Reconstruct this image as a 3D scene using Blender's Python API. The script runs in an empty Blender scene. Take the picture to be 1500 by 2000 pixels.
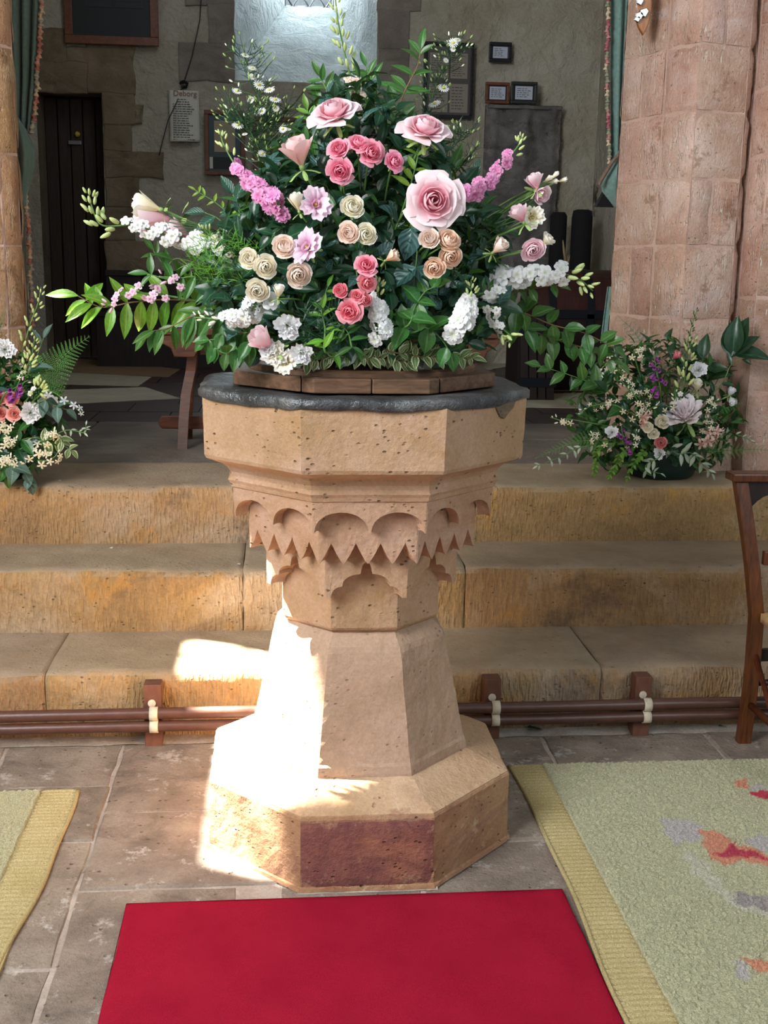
import bpy, math, random
import numpy as np
from mathutils import Vector, Matrix, noise
S = bpy.context.scene
COL = S.collection
PI = math.pi
# ------------------------------------------------------------------ camera (1500 x 2000 frame)
F = 2219.; PIT = 0.21295; YAW = 0.0948; ROL = 0.01779; CH = 1.5
_c, _s = math.cos(YAW), math.sin(YAW)
FW = Vector((_s*math.cos(PIT), _c*math.cos(PIT), -math.sin(PIT)))
_rt = Vector((_c, -_s, 0)); _up = _rt.cross(FW)
RT = math.cos(ROL)*_rt + math.sin(ROL)*_up
UP = -math.sin(ROL)*_rt + math.cos(ROL)*_up
CP = Vector((0, 0, CH))
cam_d = bpy.data.cameras.new('camera'); cam = bpy.data.objects.new('camera', cam_d); COL.objects.link(cam)
M = Matrix((RT, UP, -FW)).transposed().to_4x4(); M.translation = CP
cam.matrix_world = M
cam_d.sensor_fit = 'VERTICAL'; cam_d.sensor_height = 24; cam_d.lens = 24*F/2000; cam_d.clip_start = .05
S.camera = cam
# ------------------------------------------------------------------ world, lights, exposure
S.view_settings.view_transform = 'Standard'; S.view_settings.look = 'None'
S.view_settings.gamma = 1; S.view_settings.use_curve_mapping = False
S.view_settings.exposure = 0.0
W = bpy.data.worlds.new('world'); S.world = W; W.use_nodes = True
W.node_tree.nodes['Background'].inputs[0].default_value = (.84, .93, 1, 1)
W.node_tree.nodes['Background'].inputs[1].default_value = .35
def light(kind, name, loc, target, energy, color=(1, 1, 1), size=1, sy=None, ang=None):
    d = bpy.data.lights.new(name, kind); d.energy = energy; d.color = color
    if kind == 'AREA':
        d.shape = 'RECTANGLE'; d.size = size; d.size_y = sy or size
    if ang is not None: d.angle = ang
    o = bpy.data.objects.new(name, d); COL.objects.link(o); o.location = loc
    o.rotation_euler = (Vector(target)-Vector(loc)).to_track_quat('-Z', 'Y').to_euler()
    return o
SUND = Vector((1, -.45, -1.73)).normalized()
light('SUN', 'sun', (-4, 3, 8), Vector((-4, 3, 8))+SUND, 130, (1, .95, .86), ang=.012)
light('AREA', 'south_window_light', (-2.7, .2, 3.3), (.3, 3.0, 1.1), 300, (.98, .98, 1), 1.8, 2.4)
light('AREA', 'north_window_light', (3.2, -.6, 3.0), (1.2, 4.2, .8), 55, (.93, .97, 1), 1.6, 2.0)
light('AREA', 'tower_window_light', (.27, 11.55, 4.25), (.27, 10, 3.9), 300, (.78, .92, 1), 1.2, 2.2)
light('AREA', 'tower_fill_light', (-.2, 7.0, 4.6), (.5, 10, 2.4), 13, (.86, .95, 1), 1.2)  # dim fill added inside the tower room to light the back wall
# ------------------------------------------------------------------ helpers
def at(px, py, Y):
    d = FW*F + RT*(px-750) - UP*(py-1000)
    return CP + d*(Y/d.y)
def atz(px, py, z):
    d = FW*F + RT*(px-750) - UP*(py-1000)
    return CP + d*((z-CH)/d.z)
def dist(P): return (P-CP).dot(FW)
rnd = random.Random(7)
def R(a, b): return rnd.uniform(a, b)
def lk(o, parent=None):
    COL.objects.link(o)
    if parent is not None: o.parent = parent
    return o
def tag(o, label=None, cat=None, group=None, kind=None):
    if label: o['label'] = label
    if cat: o['category'] = cat
    if group: o['group'] = group
    if kind: o['kind'] = kind
    return o
def thing(name, label, cat, loc=(0, 0, 0), group=None, kind=None):
    o = bpy.data.objects.new(name, None); o.location = loc; o.empty_display_size = .05
    COL.objects.link(o); return tag(o, label, cat, group, kind)
class MB:
    def __init__(s): s.v = []; s.f = []; s.uv = []; s.mi = []; s.has = False
    def add(s, vs, fs, uvs=None, mi=0):
        n = len(s.v); s.v += [tuple(x) for x in vs]; s.f += [tuple(i+n for i in f) for f in fs]
        s.uv += [tuple(u) for u in uvs] if uvs is not None else [(0, 0)]*len(vs)
        s.mi += [mi]*len(fs)
    def grid(s, fn, nu, nv, uv=True, mi=0):
        vs = []; us = []
        for j in range(nv+1):
            for i in range(nu+1):
                u, v = i/nu, j/nv; vs.append(fn(u, v)); us.append((u, v))
        fs = [(j*(nu+1)+i, j*(nu+1)+i+1, (j+1)*(nu+1)+i+1, (j+1)*(nu+1)+i) for j in range(nv) for i in range(nu)]
        s.add(vs, fs, us, mi)
    def box(s, a, b, mi=0):
        x0, y0, z0 = a; x1, y1, z1 = b
        vs = [(x, y, z) for z in (z0, z1) for y in (y0, y1) for x in (x0, x1)]
        s.add(vs, [(0, 2, 3, 1), (4, 5, 7, 6), (0, 1, 5, 4), (2, 6, 7, 3), (0, 4, 6, 2), (1, 3, 7, 5)], None, mi)
    def tube(s, pts, r, n=6, cap=True, mi=0):
        pts = [Vector(p) for p in pts]; rs = r if isinstance(r, (list, tuple)) else [r]*len(pts)
        vs = []; us = []
        t = (pts[1]-pts[0]).normalized(); a = t.orthogonal().normalized()
        for k, p in enumerate(pts):
            if 0 < k < len(pts)-1: t = (pts[k+1]-pts[k-1])
            elif k == len(pts)-1: t = pts[k]-pts[k-1]
            if t.length < 1e-9: t = Vector((0, 0, 1))
            t = t.normalized(); a = (a-t*a.dot(t))
            a = a.normalized() if a.length > 1e-6 else t.orthogonal().normalized()
            b = t.cross(a)
            for i in range(n):
                th = 2*PI*i/n; vs.append(p+(a*math.cos(th)+b*math.sin(th))*rs[k]); us.append((i/n, k/(len(pts)-1)))
        fs = [(k*n+i, k*n+(i+1) % n, (k+1)*n+(i+1) % n, (k+1)*n+i) for k in range(len(pts)-1) for i in range(n)]
        if cap: fs += [tuple(range(n))[::-1], tuple(range((len(pts)-1)*n, len(pts)*n))]
        s.add(vs, fs, us, mi)
    def lathe(s, prof, c=(0, 0, 0), n=24, mi=0, cap=True):
        vs = [(c[0]+r*math.cos(2*PI*i/n), c[1]+r*math.sin(2*PI*i/n), c[2]+z) for r, z in prof for i in range(n)]
        us = [(i/n, k/max(1, len(prof)-1)) for k in range(len(prof)) for i in range(n)]
        fs = [(k*n+i, k*n+(i+1) % n, (k+1)*n+(i+1) % n, (k+1)*n+i) for k in range(len(prof)-1) for i in range(n)]
        if cap: fs += [tuple(range(n))[::-1], tuple(range((len(prof)-1)*n, len(prof)*n))]
        s.add(vs, fs, us, mi)
    def prism(s, poly, d, mi=0):       # poly: list of 3D points, extruded by vector d
        n = len(poly); poly = [Vector(p) for p in poly]; d = Vector(d)
        s.add(poly+[p+d for p in poly], [tuple(range(n))[::-1], tuple(range(n, 2*n))]+[(i, (i+1) % n, n+(i+1) % n, n+i) for i in range(n)], None, mi)
    def mesh(s, name, mats, smooth=False):
        me = bpy.data.meshes.new(name); me.from_pydata(s.v, [], s.f)
        if not isinstance(mats, (list, tuple)): mats = [mats]
        for m in mats: me.materials.append(m)
        ul = me.uv_layers.new(name='UVMap')
        li = np.empty(len(me.loops), dtype=np.int32); me.loops.foreach_get('vertex_index', li)
        ul.data.foreach_set('uv', np.array(s.uv, dtype=np.float32)[li].ravel())
        me.polygons.foreach_set('material_index', np.array(s.mi, dtype=np.int32))
        if smooth: me.polygons.foreach_set('use_smooth', np.ones(len(s.f), dtype=bool))
        me.update(); return me
    def build(s, name, mats, parent=None, smooth=False, bevel=0, fixn=False):
        if parent is not None:
            L = parent.matrix_basis.translation
            q = parent.parent
            while q is not None: L = L+q.matrix_basis.translation; q = q.parent
            s.v = [(x-L.x, y-L.y, z-L.z) for x, y, z in s.v]
        me = s.mesh(name, mats, smooth)
        o = lk(bpy.data.objects.new(name, me), parent)
        if bevel:
            b = o.modifiers.new('bevel', 'BEVEL'); b.width = bevel; b.segments = 2; b.limit_method = 'ANGLE'; b.angle_limit = .6
        return o
def nz(p, sc=1., seed=0): return noise.noise(Vector(p)*sc+Vector((seed*3.1, seed*1.7, seed)))
# ------------------------------------------------------------------ materials
def rgb(h):
    h = h.lstrip('#'); c = [int(h[i:i+2], 16)/255 for i in (0, 2, 4)]
    return tuple([(x/12.92 if x <= .04045 else ((x+.055)/1.055)**2.4) for x in c]+[1])
class NT:
    def __init__(s, name):
        s.m = bpy.data.materials.new(name); s.m.use_nodes = True; s.t = s.m.node_tree
        s.b = s.t.nodes['Principled BSDF']; s.out = s.t.nodes['Material Output']; s._co = None
    def n(s, ty, **k):
        x = s.t.nodes.new(ty)
        for a, b in k.items(): setattr(x, a, b)
        return x
    def l(s, a, b): s.t.links.new(a, b)
    def co(s, kind='Object', scale=None):
        if s._co is None: s._co = s.n('ShaderNodeTexCoord')
        o = s._co.outputs[kind]
        if scale:
            m = s.n('ShaderNodeMapping'); m.inputs['Scale'].default_value = scale; s.l(o, m.inputs[0]); o = m.outputs[0]
        return o
    def noise(s, sc, det=4, rough=.6, co=None, dist=0):
        x = s.n('ShaderNodeTexNoise'); x.inputs['Scale'].default_value = sc; x.inputs['Detail'].default_value = det
        x.inputs['Roughness'].default_value = rough; x.inputs['Distortion'].default_value = dist
        s.l(co or s.co(), x.inputs['Vector']); return x.outputs['Fac']
    def ramp(s, fac, stops, interp='LINEAR'):
        x = s.n('ShaderNodeValToRGB'); x.color_ramp.interpolation = interp
        e = x.color_ramp.elements
        while len(e) < len(stops): e.new(.5)
        for i, (p, c) in enumerate(stops):
            e[i].position = p; e[i].color = c if isinstance(c, tuple) else ((c, c, c, 1) if isinstance(c, (int, float)) else rgb(c))
        s.l(fac, x.inputs[0]); return x.outputs[0]
    def mix(s, f, a, b, mode='MIX'):
        x = s.n('ShaderNodeMix', data_type='RGBA', blend_type=mode)
        for i, v in ((0, f), (6, a), (7, b)):
            if isinstance(v, (int, float)): x.inputs[i].default_value = v
            elif isinstance(v, tuple): x.inputs[i].default_value = v
            elif isinstance(v, str): x.inputs[i].default_value = rgb(v)
            else: s.l(v, x.inputs[i])
        return x.outputs[2]
    def math(s, op, a, b=0, c=None):
        x = s.n('ShaderNodeMath', operation=op)
        for i, v in enumerate((a, b) if c is None else (a, b, c)):
            if isinstance(v, (int, float)): x.inputs[i].default_value = v
            else: s.l(v, x.inputs[i])
        return x.outputs[0]
    def rand(s):
        return s.n('ShaderNodeObjectInfo').outputs['Random']
    def vary(s, col, dv=.15, dh=.02):
        x = s.n('ShaderNodeHueSaturation'); r = s.rand()
        s.l(s.math('MULTIPLY_ADD', r, 2*dv, 1-dv), x.inputs['Value'])
        r2 = s.math('FRACT', s.math('MULTIPLY', r, 7.31))
        s.l(s.math('MULTIPLY_ADD', r2, 2*dh, .5-dh), x.inputs['Hue'])
        s.l(col, x.inputs['Color']); return x.outputs[0]
    def bump(s, h, strength=.5, dist=.01, prev=None):
        x = s.n('ShaderNodeBump'); x.inputs['Strength'].default_value = strength; x.inputs['Distance'].default_value = dist
        s.l(h, x.inputs['Height'])
        if prev: s.l(prev, x.inputs['Normal'])
        return x.outputs[0]
    def fin(s, col=None, rough=.8, nrm=None, spec=None, metal=0, sheen=0):
        if col is not None:
            if isinstance(col, str): s.b.inputs['Base Color'].default_value = rgb(col)
            else: s.l(col, s.b.inputs['Base Color'])
        if isinstance(rough, (int, float)): s.b.inputs['Roughness'].default_value = rough
        else: s.l(rough, s.b.inputs['Roughness'])
        if nrm: s.l(nrm, s.b.inputs['Normal'])
        if spec is not None: s.b.inputs['Specular IOR Level'].default_value = spec
        s.b.inputs['Metallic'].default_value = metal
        if sheen: s.b.inputs['Sheen Weight'].default_value = sheen
        return s.m
def stone(name, cols, scale=3., stain=None, stain2=None, pits=.5, fleck=None, tool=None, bumpd=.004, dv=.08, rough=.85, tread=None):
    """cols: three colours over the broad noise; stain: darker weathering; fleck: pale chips; tool: (scale xyz) of chisel marks"""
    t = NT(name)
    c = t.ramp(t.noise(scale, 6, .62, dist=.4), [(.32, cols[0]), (.5, cols[1]), (.68, cols[2])])
    g = t.noise(120, 3, .7); c = t.mix(.22, c, t.ramp(g, [(.3, .25), (.7, .8)]), 'OVERLAY')
    if stain:
        c = t.mix(t.ramp(t.noise(scale*.9, 7, .72, t.co('Object', (1, 1, 1.8)), .8), [(.53, 0.), (.68, .75)]), c, stain)
    if stain2:
        mp = t.n('ShaderNodeMapping'); mp.inputs['Location'].default_value = (3.3, 7.7, 1.1); t.l(t.co(), mp.inputs[0])
        c = t.mix(t.ramp(t.noise(scale*1.7, 8, .75, mp.outputs[0]), [(.57, 0.), (.64, .75)]), c, stain2)
    v = t.n('ShaderNodeTexVoronoi'); v.inputs['Scale'].default_value = 42; t.l(t.co('Object', (1, 1, 1.7)), v.inputs['Vector'])
    gate = t.ramp(t.noise(14, 3), [(.5, 0.), (.62, 1.)])
    pit = t.math('MULTIPLY', t.ramp(v.outputs['Distance'], [(.1, 1.), (.22, 0.)]), gate)
    c = t.mix(t.math('MULTIPLY', pit, .75*pits), c, '#4a2f1c')
    h = t.math('ADD', t.math('MULTIPLY', t.noise(60, 5, .7), 1.), t.math('MULTIPLY', t.noise(9, 5), .7))
    h = t.math('SUBTRACT', h, t.math('MULTIPLY', pit, 1.8*pits))
    if tool:
        w = t.noise(1., 1, .5, t.co('Object', tool), 0)
        wr = t.ramp(w, [(.3, 0.), (.7, 1.)])
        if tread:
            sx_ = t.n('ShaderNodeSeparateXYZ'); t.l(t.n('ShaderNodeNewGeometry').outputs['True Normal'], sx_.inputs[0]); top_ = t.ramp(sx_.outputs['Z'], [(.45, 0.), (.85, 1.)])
            wr = t.math('MULTIPLY', wr, t.math('SUBTRACT', 1, top_)); c = t.mix(t.math('MULTIPLY', top_, .75), c, t.ramp(t.noise(5, 6, .7), [(.3, '#9a8973'), (.7, '#c0ae95')]))  # treads greyed by wear and lightened, skylight painted into the colour
        h = t.math('ADD', h, t.math('MULTIPLY', wr, .8))
        c = t.mix(.16, c, t.mix(wr, (.12, .12, .12, 1), (.85, .85, .85, 1)), 'OVERLAY')
    if fleck:
        mp = t.n('ShaderNodeMapping'); mp.inputs['Rotation'].default_value = (0, .7, 0); mp.inputs['Scale'].default_value = (90, 90, 22); t.l(t.co(), mp.inputs[0])
        fl = t.ramp(t.noise(1., 3, .6, mp.outputs[0]), [(.55, 0.), (.68, 1.)])
        fl = t.math('MULTIPLY', fl, t.ramp(t.noise(5, 3), [(.42, .15), (.6, .9)]))
        c = t.mix(fl, c, fleck); h = t.math('SUBTRACT', h, fl)
    c = t.vary(c, dv, .006)
    return t.fin(c, rough, t.bump(h, .9, bumpd), .25)
m_font = stone('font_stone', ('#a08060', '#b08f72', '#bb9c84'), 4, '#a37d56', '#ba9a86', .9, bumpd=.004, dv=.02)
m_fontplain = stone('stem_stone', ('#9f836c', '#ad907a', '#b69a86'), 3, '#9b7d66', None, .45, bumpd=.003, dv=.02)
m_plinth = stone('plinth_stone', ('#8a5f4a', '#a07a5c', '#b3906e'), 3.5, '#75504a', '#c9b38a', .8, bumpd=.006, dv=.02)
m_slope = stone('plinth_slope_stone', ('#a98a66', '#b89a78', '#c4a98a'), 4, '#a3876a', '#9c6f58', .6, bumpd=.005, dv=.01)
m_plinthdark = stone('plinth_dark_stone', ('#6d4040', '#7e4f49', '#96624f'), 7, '#5d3a3c', '#a87f66', .8, bumpd=.006, dv=.02)
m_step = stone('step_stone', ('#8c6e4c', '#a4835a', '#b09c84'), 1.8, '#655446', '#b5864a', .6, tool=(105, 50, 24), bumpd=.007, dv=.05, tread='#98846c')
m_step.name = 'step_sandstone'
m_slab = stone('flagstone', ('#756a5f', '#8a7d70', '#9d9183'), 6, '#5f554c', '#bdb6ae', .6, bumpd=.008, dv=.13)
m_slabdark = stone('upper_flagstone', ('#655c52', '#776d62', '#8a7d6d'), 2.4, '#5a5249', '#8a7a65', .4, bumpd=.006, dv=.08)
m_mortar = stone('mortar', ('#968a7e', '#a99d91', '#bdb3a8'), 8, None, None, .3, bumpd=.006, dv=0)
m_pill = stone('pillar_stone', ('#b48d78', '#c9a896', '#dbc3b6'), 3.5, '#d6c4c0', '#947056', .35, fleck='#f4e8d6', bumpd=.010, dv=.09)
m_pilmort = stone('pillar_mortar', ('#bb9a8a', '#c6a798', '#cfb3a4'), 5, None, None, .1, bumpd=.004, dv=0)
m_pilL = stone('left_pillar_stone', ('#9c744f', '#ae8864', '#bf9f7e'), 4, '#c4a98a', '#7d5d42', .35, fleck='#dcc4a4', bumpd=.010, dv=.08)
m_wallst = stone('wall_stone', ('#6e5f4c', '#7c6d59', '#8a7b67'), 3, '#5a4d3d', '#8b7d6b', .3, bumpd=.008, dv=.08)
m_wallst2 = stone('grey_wall_stone', ('#787069', '#857c74', '#938a80'), 3, '#6a625b', None, .3, bumpd=.006, dv=.05)
m_monu = stone('monument_stone', ('#5c5b59', '#706e6b', '#86837d'), 5, '#4a4948', '#96928a', .4, bumpd=.012, dv=.03)
def plaster(name, cols, bd=.012, stains=()):
    t = NT(name)
    c = t.ramp(t.noise(1.1, 7, .6), [(.3, cols[0]), (.52, cols[1]), (.72, cols[2])])
    c = t.mix(.12, c, t.ramp(t.noise(30, 5), [(.3, .2), (.7, .8)]), 'OVERLAY')
    for (p, r, colr) in stains:
        vd = t.n('ShaderNodeVectorMath', operation='DISTANCE'); t.l(t.co(), vd.inputs[0]); vd.inputs[1].default_value = p
        d = t.math('ADD', vd.outputs['Value'], t.math('MULTIPLY', t.math('SUBTRACT', t.noise(14, 5, .7), .5), r*2.2))
        c = t.mix(t.ramp(t.math('DIVIDE', d, r), [(.55, .9), (1., 0.)]), c, colr)
    h = t.math('ADD', t.noise(7, 7, .62, dist=.7), t.math('MULTIPLY', t.noise(40, 4), .2))
    return t.fin(c, .9, t.bump(h, .9, bd), .15)
WY = 10.
def w(px, py, off=0.): return at(px, py, WY-off)
m_plas = plaster('wall_plaster', ('#a09883', '#b1ab9b', '#bcb8ab'), .06, [
    (tuple(w(335, 340)), .16, '#4a3626'), (tuple(w(362, 385)), .1, '#4c3c2e'), (tuple(w(1062, 195)), .1, '#5a3d2c'), (tuple(w(1135, 385)), .22, '#4a3526'),
    (tuple(w(1100, 320)), .06, '#4a3526'), (tuple(w(310, 357)), .09, '#7c5638'), (tuple(w(1120, 330)), .05, '#503a2a')])
m_lime = plaster('limewashed_reveal', ('#b8c0c2', '#ccd2d2', '#dadedd'), .05)
m_ceil = plaster('ceiling_plaster', ('#9a9488', '#a8a296', '#b5afa2'), .01)
def wood(name, a, b, sc=(2, 2, 18), rough=.5, bd=.002):
    t = NT(name); n1 = t.noise(3, 6, .6, t.co('Object', sc), .6)
    c = t.ramp(n1, [(.3, a), (.7, b)]); c = t.vary(c, .08, .006)
    return t.fin(c, rough, t.bump(n1, .5, bd), .4)
m_oak = wood('cover_oak', '#4a3527', '#7a5c45', (4, 22, 22), .45)
m_bench = wood('bench_wood', '#3a2014', '#643820', (3, 20, 20), .35)
m_chair = wood('chair_wood', '#3c1d10', '#6b3a20', (22, 22, 3), .3)
m_dark = wood('dark_wood', '#171110', '#2a1c16', (12, 12, 2), .5)
m_door = wood('door_wood', '#2a2019', '#3f3025', (20, 20, 2), .7)
m_frame = wood('red_frame_wood', '#5a3322', '#7a4a33', (10, 10, 10), .4)
m_framed = wood('dark_frame_wood', '#161619', '#24242a', (10, 10, 10), .35)
m_brownblock = wood('block_wood', '#5c3a2c', '#75503c', (10, 10, 3), .7)
m_shield = wood('shield_wood', '#8a5a30', '#b07a45', (20, 20, 4), .3)
def plain(name, col, rough=.6, metal=0, nsc=0, bd=.002, dv=0, spec=None, sheen=0):
    t = NT(name)
    if nsc or dv:
        n1 = t.noise(nsc or 20, 4)
        c = t.mix(.25, rgb(col), t.ramp(n1, [(.3, .15), (.7, .85)]), 'OVERLAY')
        if dv: c = t.vary(c, dv, .01)
        return t.fin(c, rough, t.bump(n1, .5, bd), spec, metal, sheen)
    return t.fin(col, rough, None, spec, metal, sheen)
def leadmat():
    t = NT('lead'); n1 = t.noise(9, 6, .65); n2 = t.noise(55, 4)
    c = t.ramp(n1, [(.3, '#393b3c'), (.5, '#55585a'), (.7, '#7a7b79')])
    r = t.ramp(t.noise(18, 4), [(.35, .28), (.65, .6)])
    return t.fin(c, r, t.bump(t.math('ADD', n1, t.math('MULTIPLY', n2, .3)), .9, .02), .6, .55)
m_lead = leadmat()
def carpet(name, c1, c2, sc=900):
    t = NT(name); n1 = t.noise(sc, 2, .5); n2 = t.noise(6, 5)
    c = t.mix(.5, t.ramp(n2, [(.3, c1), (.7, c2)]), t.ramp(n1, [(.25, .2), (.75, .8)]), 'OVERLAY')
    return t.fin(c, 1, t.bump(t.math('ADD', n1, t.math('MULTIPLY', n2, .6)), .8, .004), .02, 0, 0)
m_red = carpet('red_carpet', '#9c1a32', '#ab2138', 700)
m_redside = carpet('red_carpet_edge', '#7d0c22', '#8c0f28', 500)
m_band = carpet('rug_band', '#a69769', '#b5a77c', 300)
def pilemat():
    t = NT('rug_pile'); a = t.n('ShaderNodeVertexColor', layer_name='Col')
    n1 = t.noise(260, 3, .7)
    c = t.mix(.75, a.outputs[0], t.ramp(n1, [(.3, .22), (.7, .8)]), 'OVERLAY')
    return t.fin(c, 1, t.bump(n1, 1, .008), .05, 0, .2)
m_pile = pilemat()
m_pipe = plain('pipe_paint', '#56392f', .35, 0, 25, .002)
m_clip = plain('clip_paint', '#cfc4ae', .5, 0, 40, .001)
m_curt = plain('green_curtain', '#5b7468', .95, 0, 60, .002, sheen=.3)
m_curtr = plain('green_curtain_right', '#6f918a', .95, 0, 60, .002, sheen=.3)
m_curthem = plain('curtain_hem', '#7d6a5c', .95, 0, 60, .002)
m_black = plain('black_lining', '#0d0d10', .9)
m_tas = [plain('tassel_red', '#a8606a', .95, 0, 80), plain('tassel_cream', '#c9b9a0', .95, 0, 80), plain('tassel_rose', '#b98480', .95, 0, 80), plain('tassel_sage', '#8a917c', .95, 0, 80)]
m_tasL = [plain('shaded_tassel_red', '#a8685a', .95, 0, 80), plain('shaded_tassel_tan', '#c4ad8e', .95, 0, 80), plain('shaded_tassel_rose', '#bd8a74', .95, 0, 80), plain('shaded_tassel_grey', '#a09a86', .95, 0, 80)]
m_paper = plain('paper', '#c9c7bd', .8)
m_paperb = plain('card_paper', '#b9c2d2', .6)
m_ink = plain('ink', '#5a5850', .8); m_inkd = plain('dark_ink', '#2c2a28', .8); m_inkred = plain('red_ink', '#8d5f4c', .8)
m_board = plain('notice_board', '#1a1b1f', .6); m_mount = plain('picture_mount', '#8c857a', .6)
m_mirror = plain('mirror_tan', '#9a8a70', .3); m_teal = plain('teal_mount', '#33474d', .5)
m_metal = plain('polished_metal', '#a9adb2', .25, 1); m_iron = plain('iron', '#20242c', .5, .6)
m_pot = plain('green_pot', '#0c2a26', .35); m_cushion = plain('pale_cushion', '#8d95ab', .9, 0, 30)
m_rush = plain('rush_seat', '#a98a5c', .8, 0, 60); m_wire = plain('wire', '#2c2620', .7)
m_floret = plain('foam', '#243a22', .95, 0, 60)
m_tile = plain('red_tile', '#3d2a26', .45, 0, 8, .002, .06); m_cream = plain('cream_marble', '#b3a994', .5, 0, 6, .001, .04)
m_tan = plain('tan_stone', '#8b6f55', .6, 0, 8, .002)
m_tool = plain('tool_handle', '#a58f6c', .6)
def glassmat():
    t = NT('leaded_glass'); t.fin('#f2fbff', .1)
    tr = t.n('ShaderNodeBsdfTransparent'); mx = t.n('ShaderNodeMixShader'); mx.inputs[0].default_value = .1
    t.l(tr.outputs[0], mx.inputs[1]); t.l(t.b.outputs[0], mx.inputs[2]); t.l(mx.outputs[0], t.out.inputs[0]); return t.m
m_glass = glassmat()
def petal(name, base, mid, edge, trans=.3, rough=.55, dv=.04):
    t = NT(name); uv = t.n('ShaderNodeSeparateXYZ'); t.l(t.co('UV'), uv.inputs[0])
    c = t.ramp(uv.outputs['Y'], [(.0, base), (.5, mid), (.95, edge)])
    st = t.noise(1, 2, .5, t.co('UV', (26, 1.5, 1)))
    c = t.mix(.1, c, t.ramp(st, [(.3, .3), (.7, .7)]), 'OVERLAY')
    c = t.vary(c, dv, .008)
    t.fin(c, rough, None, .25)
    tr = t.n('ShaderNodeBsdfTranslucent'); t.l(c, tr.inputs[0])
    mx = t.n('ShaderNodeMixShader'); mx.inputs[0].default_value = trans
    t.l(t.b.outputs[0], mx.inputs[1]); t.l(tr.outputs[0], mx.inputs[2]); t.l(mx.outputs[0], t.out.inputs[0])
    return t.m
P = dict(
    pink=petal('pale_pink_petal', '#eca4b2', '#f6ccd5', '#fdeef1'),
    pinkdeep=petal('rose_heart_petal', '#e07c92', '#f0aebc', '#f9d6de'),
    peach=petal('peach_bud_petal', '#f3d6c0', '#f5c9c4', '#f9dcdc'),
    hot=petal('hot_pink_petal', '#d24a76', '#ee82a2', '#f9b6c8'),
    coral=petal('coral_petal', '#d65a72', '#f08796', '#f8b0b8'),
    salmon=petal('salmon_pink_petal', '#cf6468', '#ec9490', '#f7bfb9'),
    lilac=petal('lilac_pink_petal', '#dfa0c0', '#edc4dc', '#f7e2ef'),
    cream=petal('cream_petal', '#e6d8a2', '#f6eed2', '#fdfbf2'),
    blush=petal('blush_petal', '#e6b898', '#f5dfcd', '#fbf2ea'),
    apricot=petal('apricot_petal', '#e4a878', '#f4d0b0', '#fbe9d8'),
    white=petal('white_petal', '#c8d4b0', '#eff2ee', '#fbfcff'),
    orchid=petal('orchid_pink_petal', '#d878b4', '#e18fc3', '#eeb0d6'),
    peony=petal('peony_petal', '#f0e2d8', '#f5e9ec', '#fbf6fa'),
    purple=petal('foxglove_petal', '#8a3a94', '#9d4aa6', '#b868b6'),
    jas=petal('jasmine_petal', '#efe6bd', '#f4edd0', '#f8f3dd'),
    honey=petal('honeysuckle_petal', '#b57a72', '#dcb2a4', '#f0ddc8'),
    bluew=petal('bluish_white_petal', '#b9c6d2', '#c9d5df', '#dde5ea'),
)
def leafm(name, a, b, vein, trans=.22, rough=.35, ribs=0, dv=.18, edge=None):
    t = NT(name); uv = t.n('ShaderNodeSeparateXYZ'); t.l(t.co('UV'), uv.inputs[0])
    U, V = uv.outputs['X'], uv.outputs['Y']
    c = t.ramp(t.noise(3, 3, .5, t.co('UV', (2, 3, 1))), [(.3, a), (.7, b)])
    ax = t.math('ABSOLUTE', t.math('SUBTRACT', U, .5))
    c = t.mix(t.ramp(ax, [(.0, .9), (.06, 0.)]), c, vein)
    h = t.math('MULTIPLY', ax, 1.)
    if ribs:
        wv = t.math('SINE', t.math('MULTIPLY', t.math('SUBTRACT', V, t.math('MULTIPLY', ax, .7)), ribs*2*PI))
        c = t.mix(t.math('MULTIPLY', t.math('MAXIMUM', wv, 0), .35), c, vein); h = wv
    if edge:
        c = t.mix(t.ramp(t.math('ADD', ax, t.math('MULTIPLY', t.noise(4, 3, .6, t.co('UV', (3, 4, 1))), .25)), [(.44, 0.), (.5, 1.)]), c, edge)
    c = t.vary(c, dv, .015)
    t.fin(c, rough, t.bump(h, .35, .002 if ribs else .001), .5)
    tr = t.n('ShaderNodeBsdfTranslucent'); t.l(t.mix(.5, c, (.35, .62, .06, 1)), tr.inputs[0])
    mx = t.n('ShaderNodeMixShader'); mx.inputs[0].default_value = trans
    t.l(t.b.outputs[0], mx.inputs[1]); t.l(tr.outputs[0], mx.inputs[2]); t.l(mx.outputs[0], t.out.inputs[0])
    return t.m
G = dict(
    mid=leafm('green_leaf', '#2b5a28', '#427536', '#74a05c', .25),
    bright=leafm('fresh_leaf', '#4f8a26', '#74a93a', '#9cc468', .35),
    dark=leafm('dark_leaf', '#123524', '#1f4930', '#436f4e', .12, .3),
    deep=leafm('deep_green_leaf', '#11311d', '#22492b', '#3c643e', .15, .35),
    rib=leafm('ribbed_leaf', '#17402f', '#265541', '#578070', .12, .4, 7),
    blue=leafm('blue_green_leaf', '#2c5450', '#3d6a66', '#6f9690', .1, .35, 5),
    euc=leafm('eucalyptus_leaf', '#3d5a4e', '#55736a', '#7f9a90', .12, .6),
    var=leafm('variegated_leaf', '#4a6a3a', '#6d8a52', '#c2cba0', .2, .5, 0, .12, '#d6d9ae'),
    fern=leafm('fern_leaflet', '#3c7434', '#568d45', '#6e9c5a', .25, .6),
    silver=leafm('silver_leaf', '#9cac98', '#b4c0aa', '#d0d8c6', .15, .6),
    lime=leafm('lime_leaf', '#6f9a2c', '#94ba48', '#b9d480', .4, .45),
)
def tub(name, a, b):
    t = NT(name); return t.fin(t.vary(t.ramp(t.noise(20, 3), [(.3, a), (.7, b)]), .1, .01), .55, None, .3)
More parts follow.
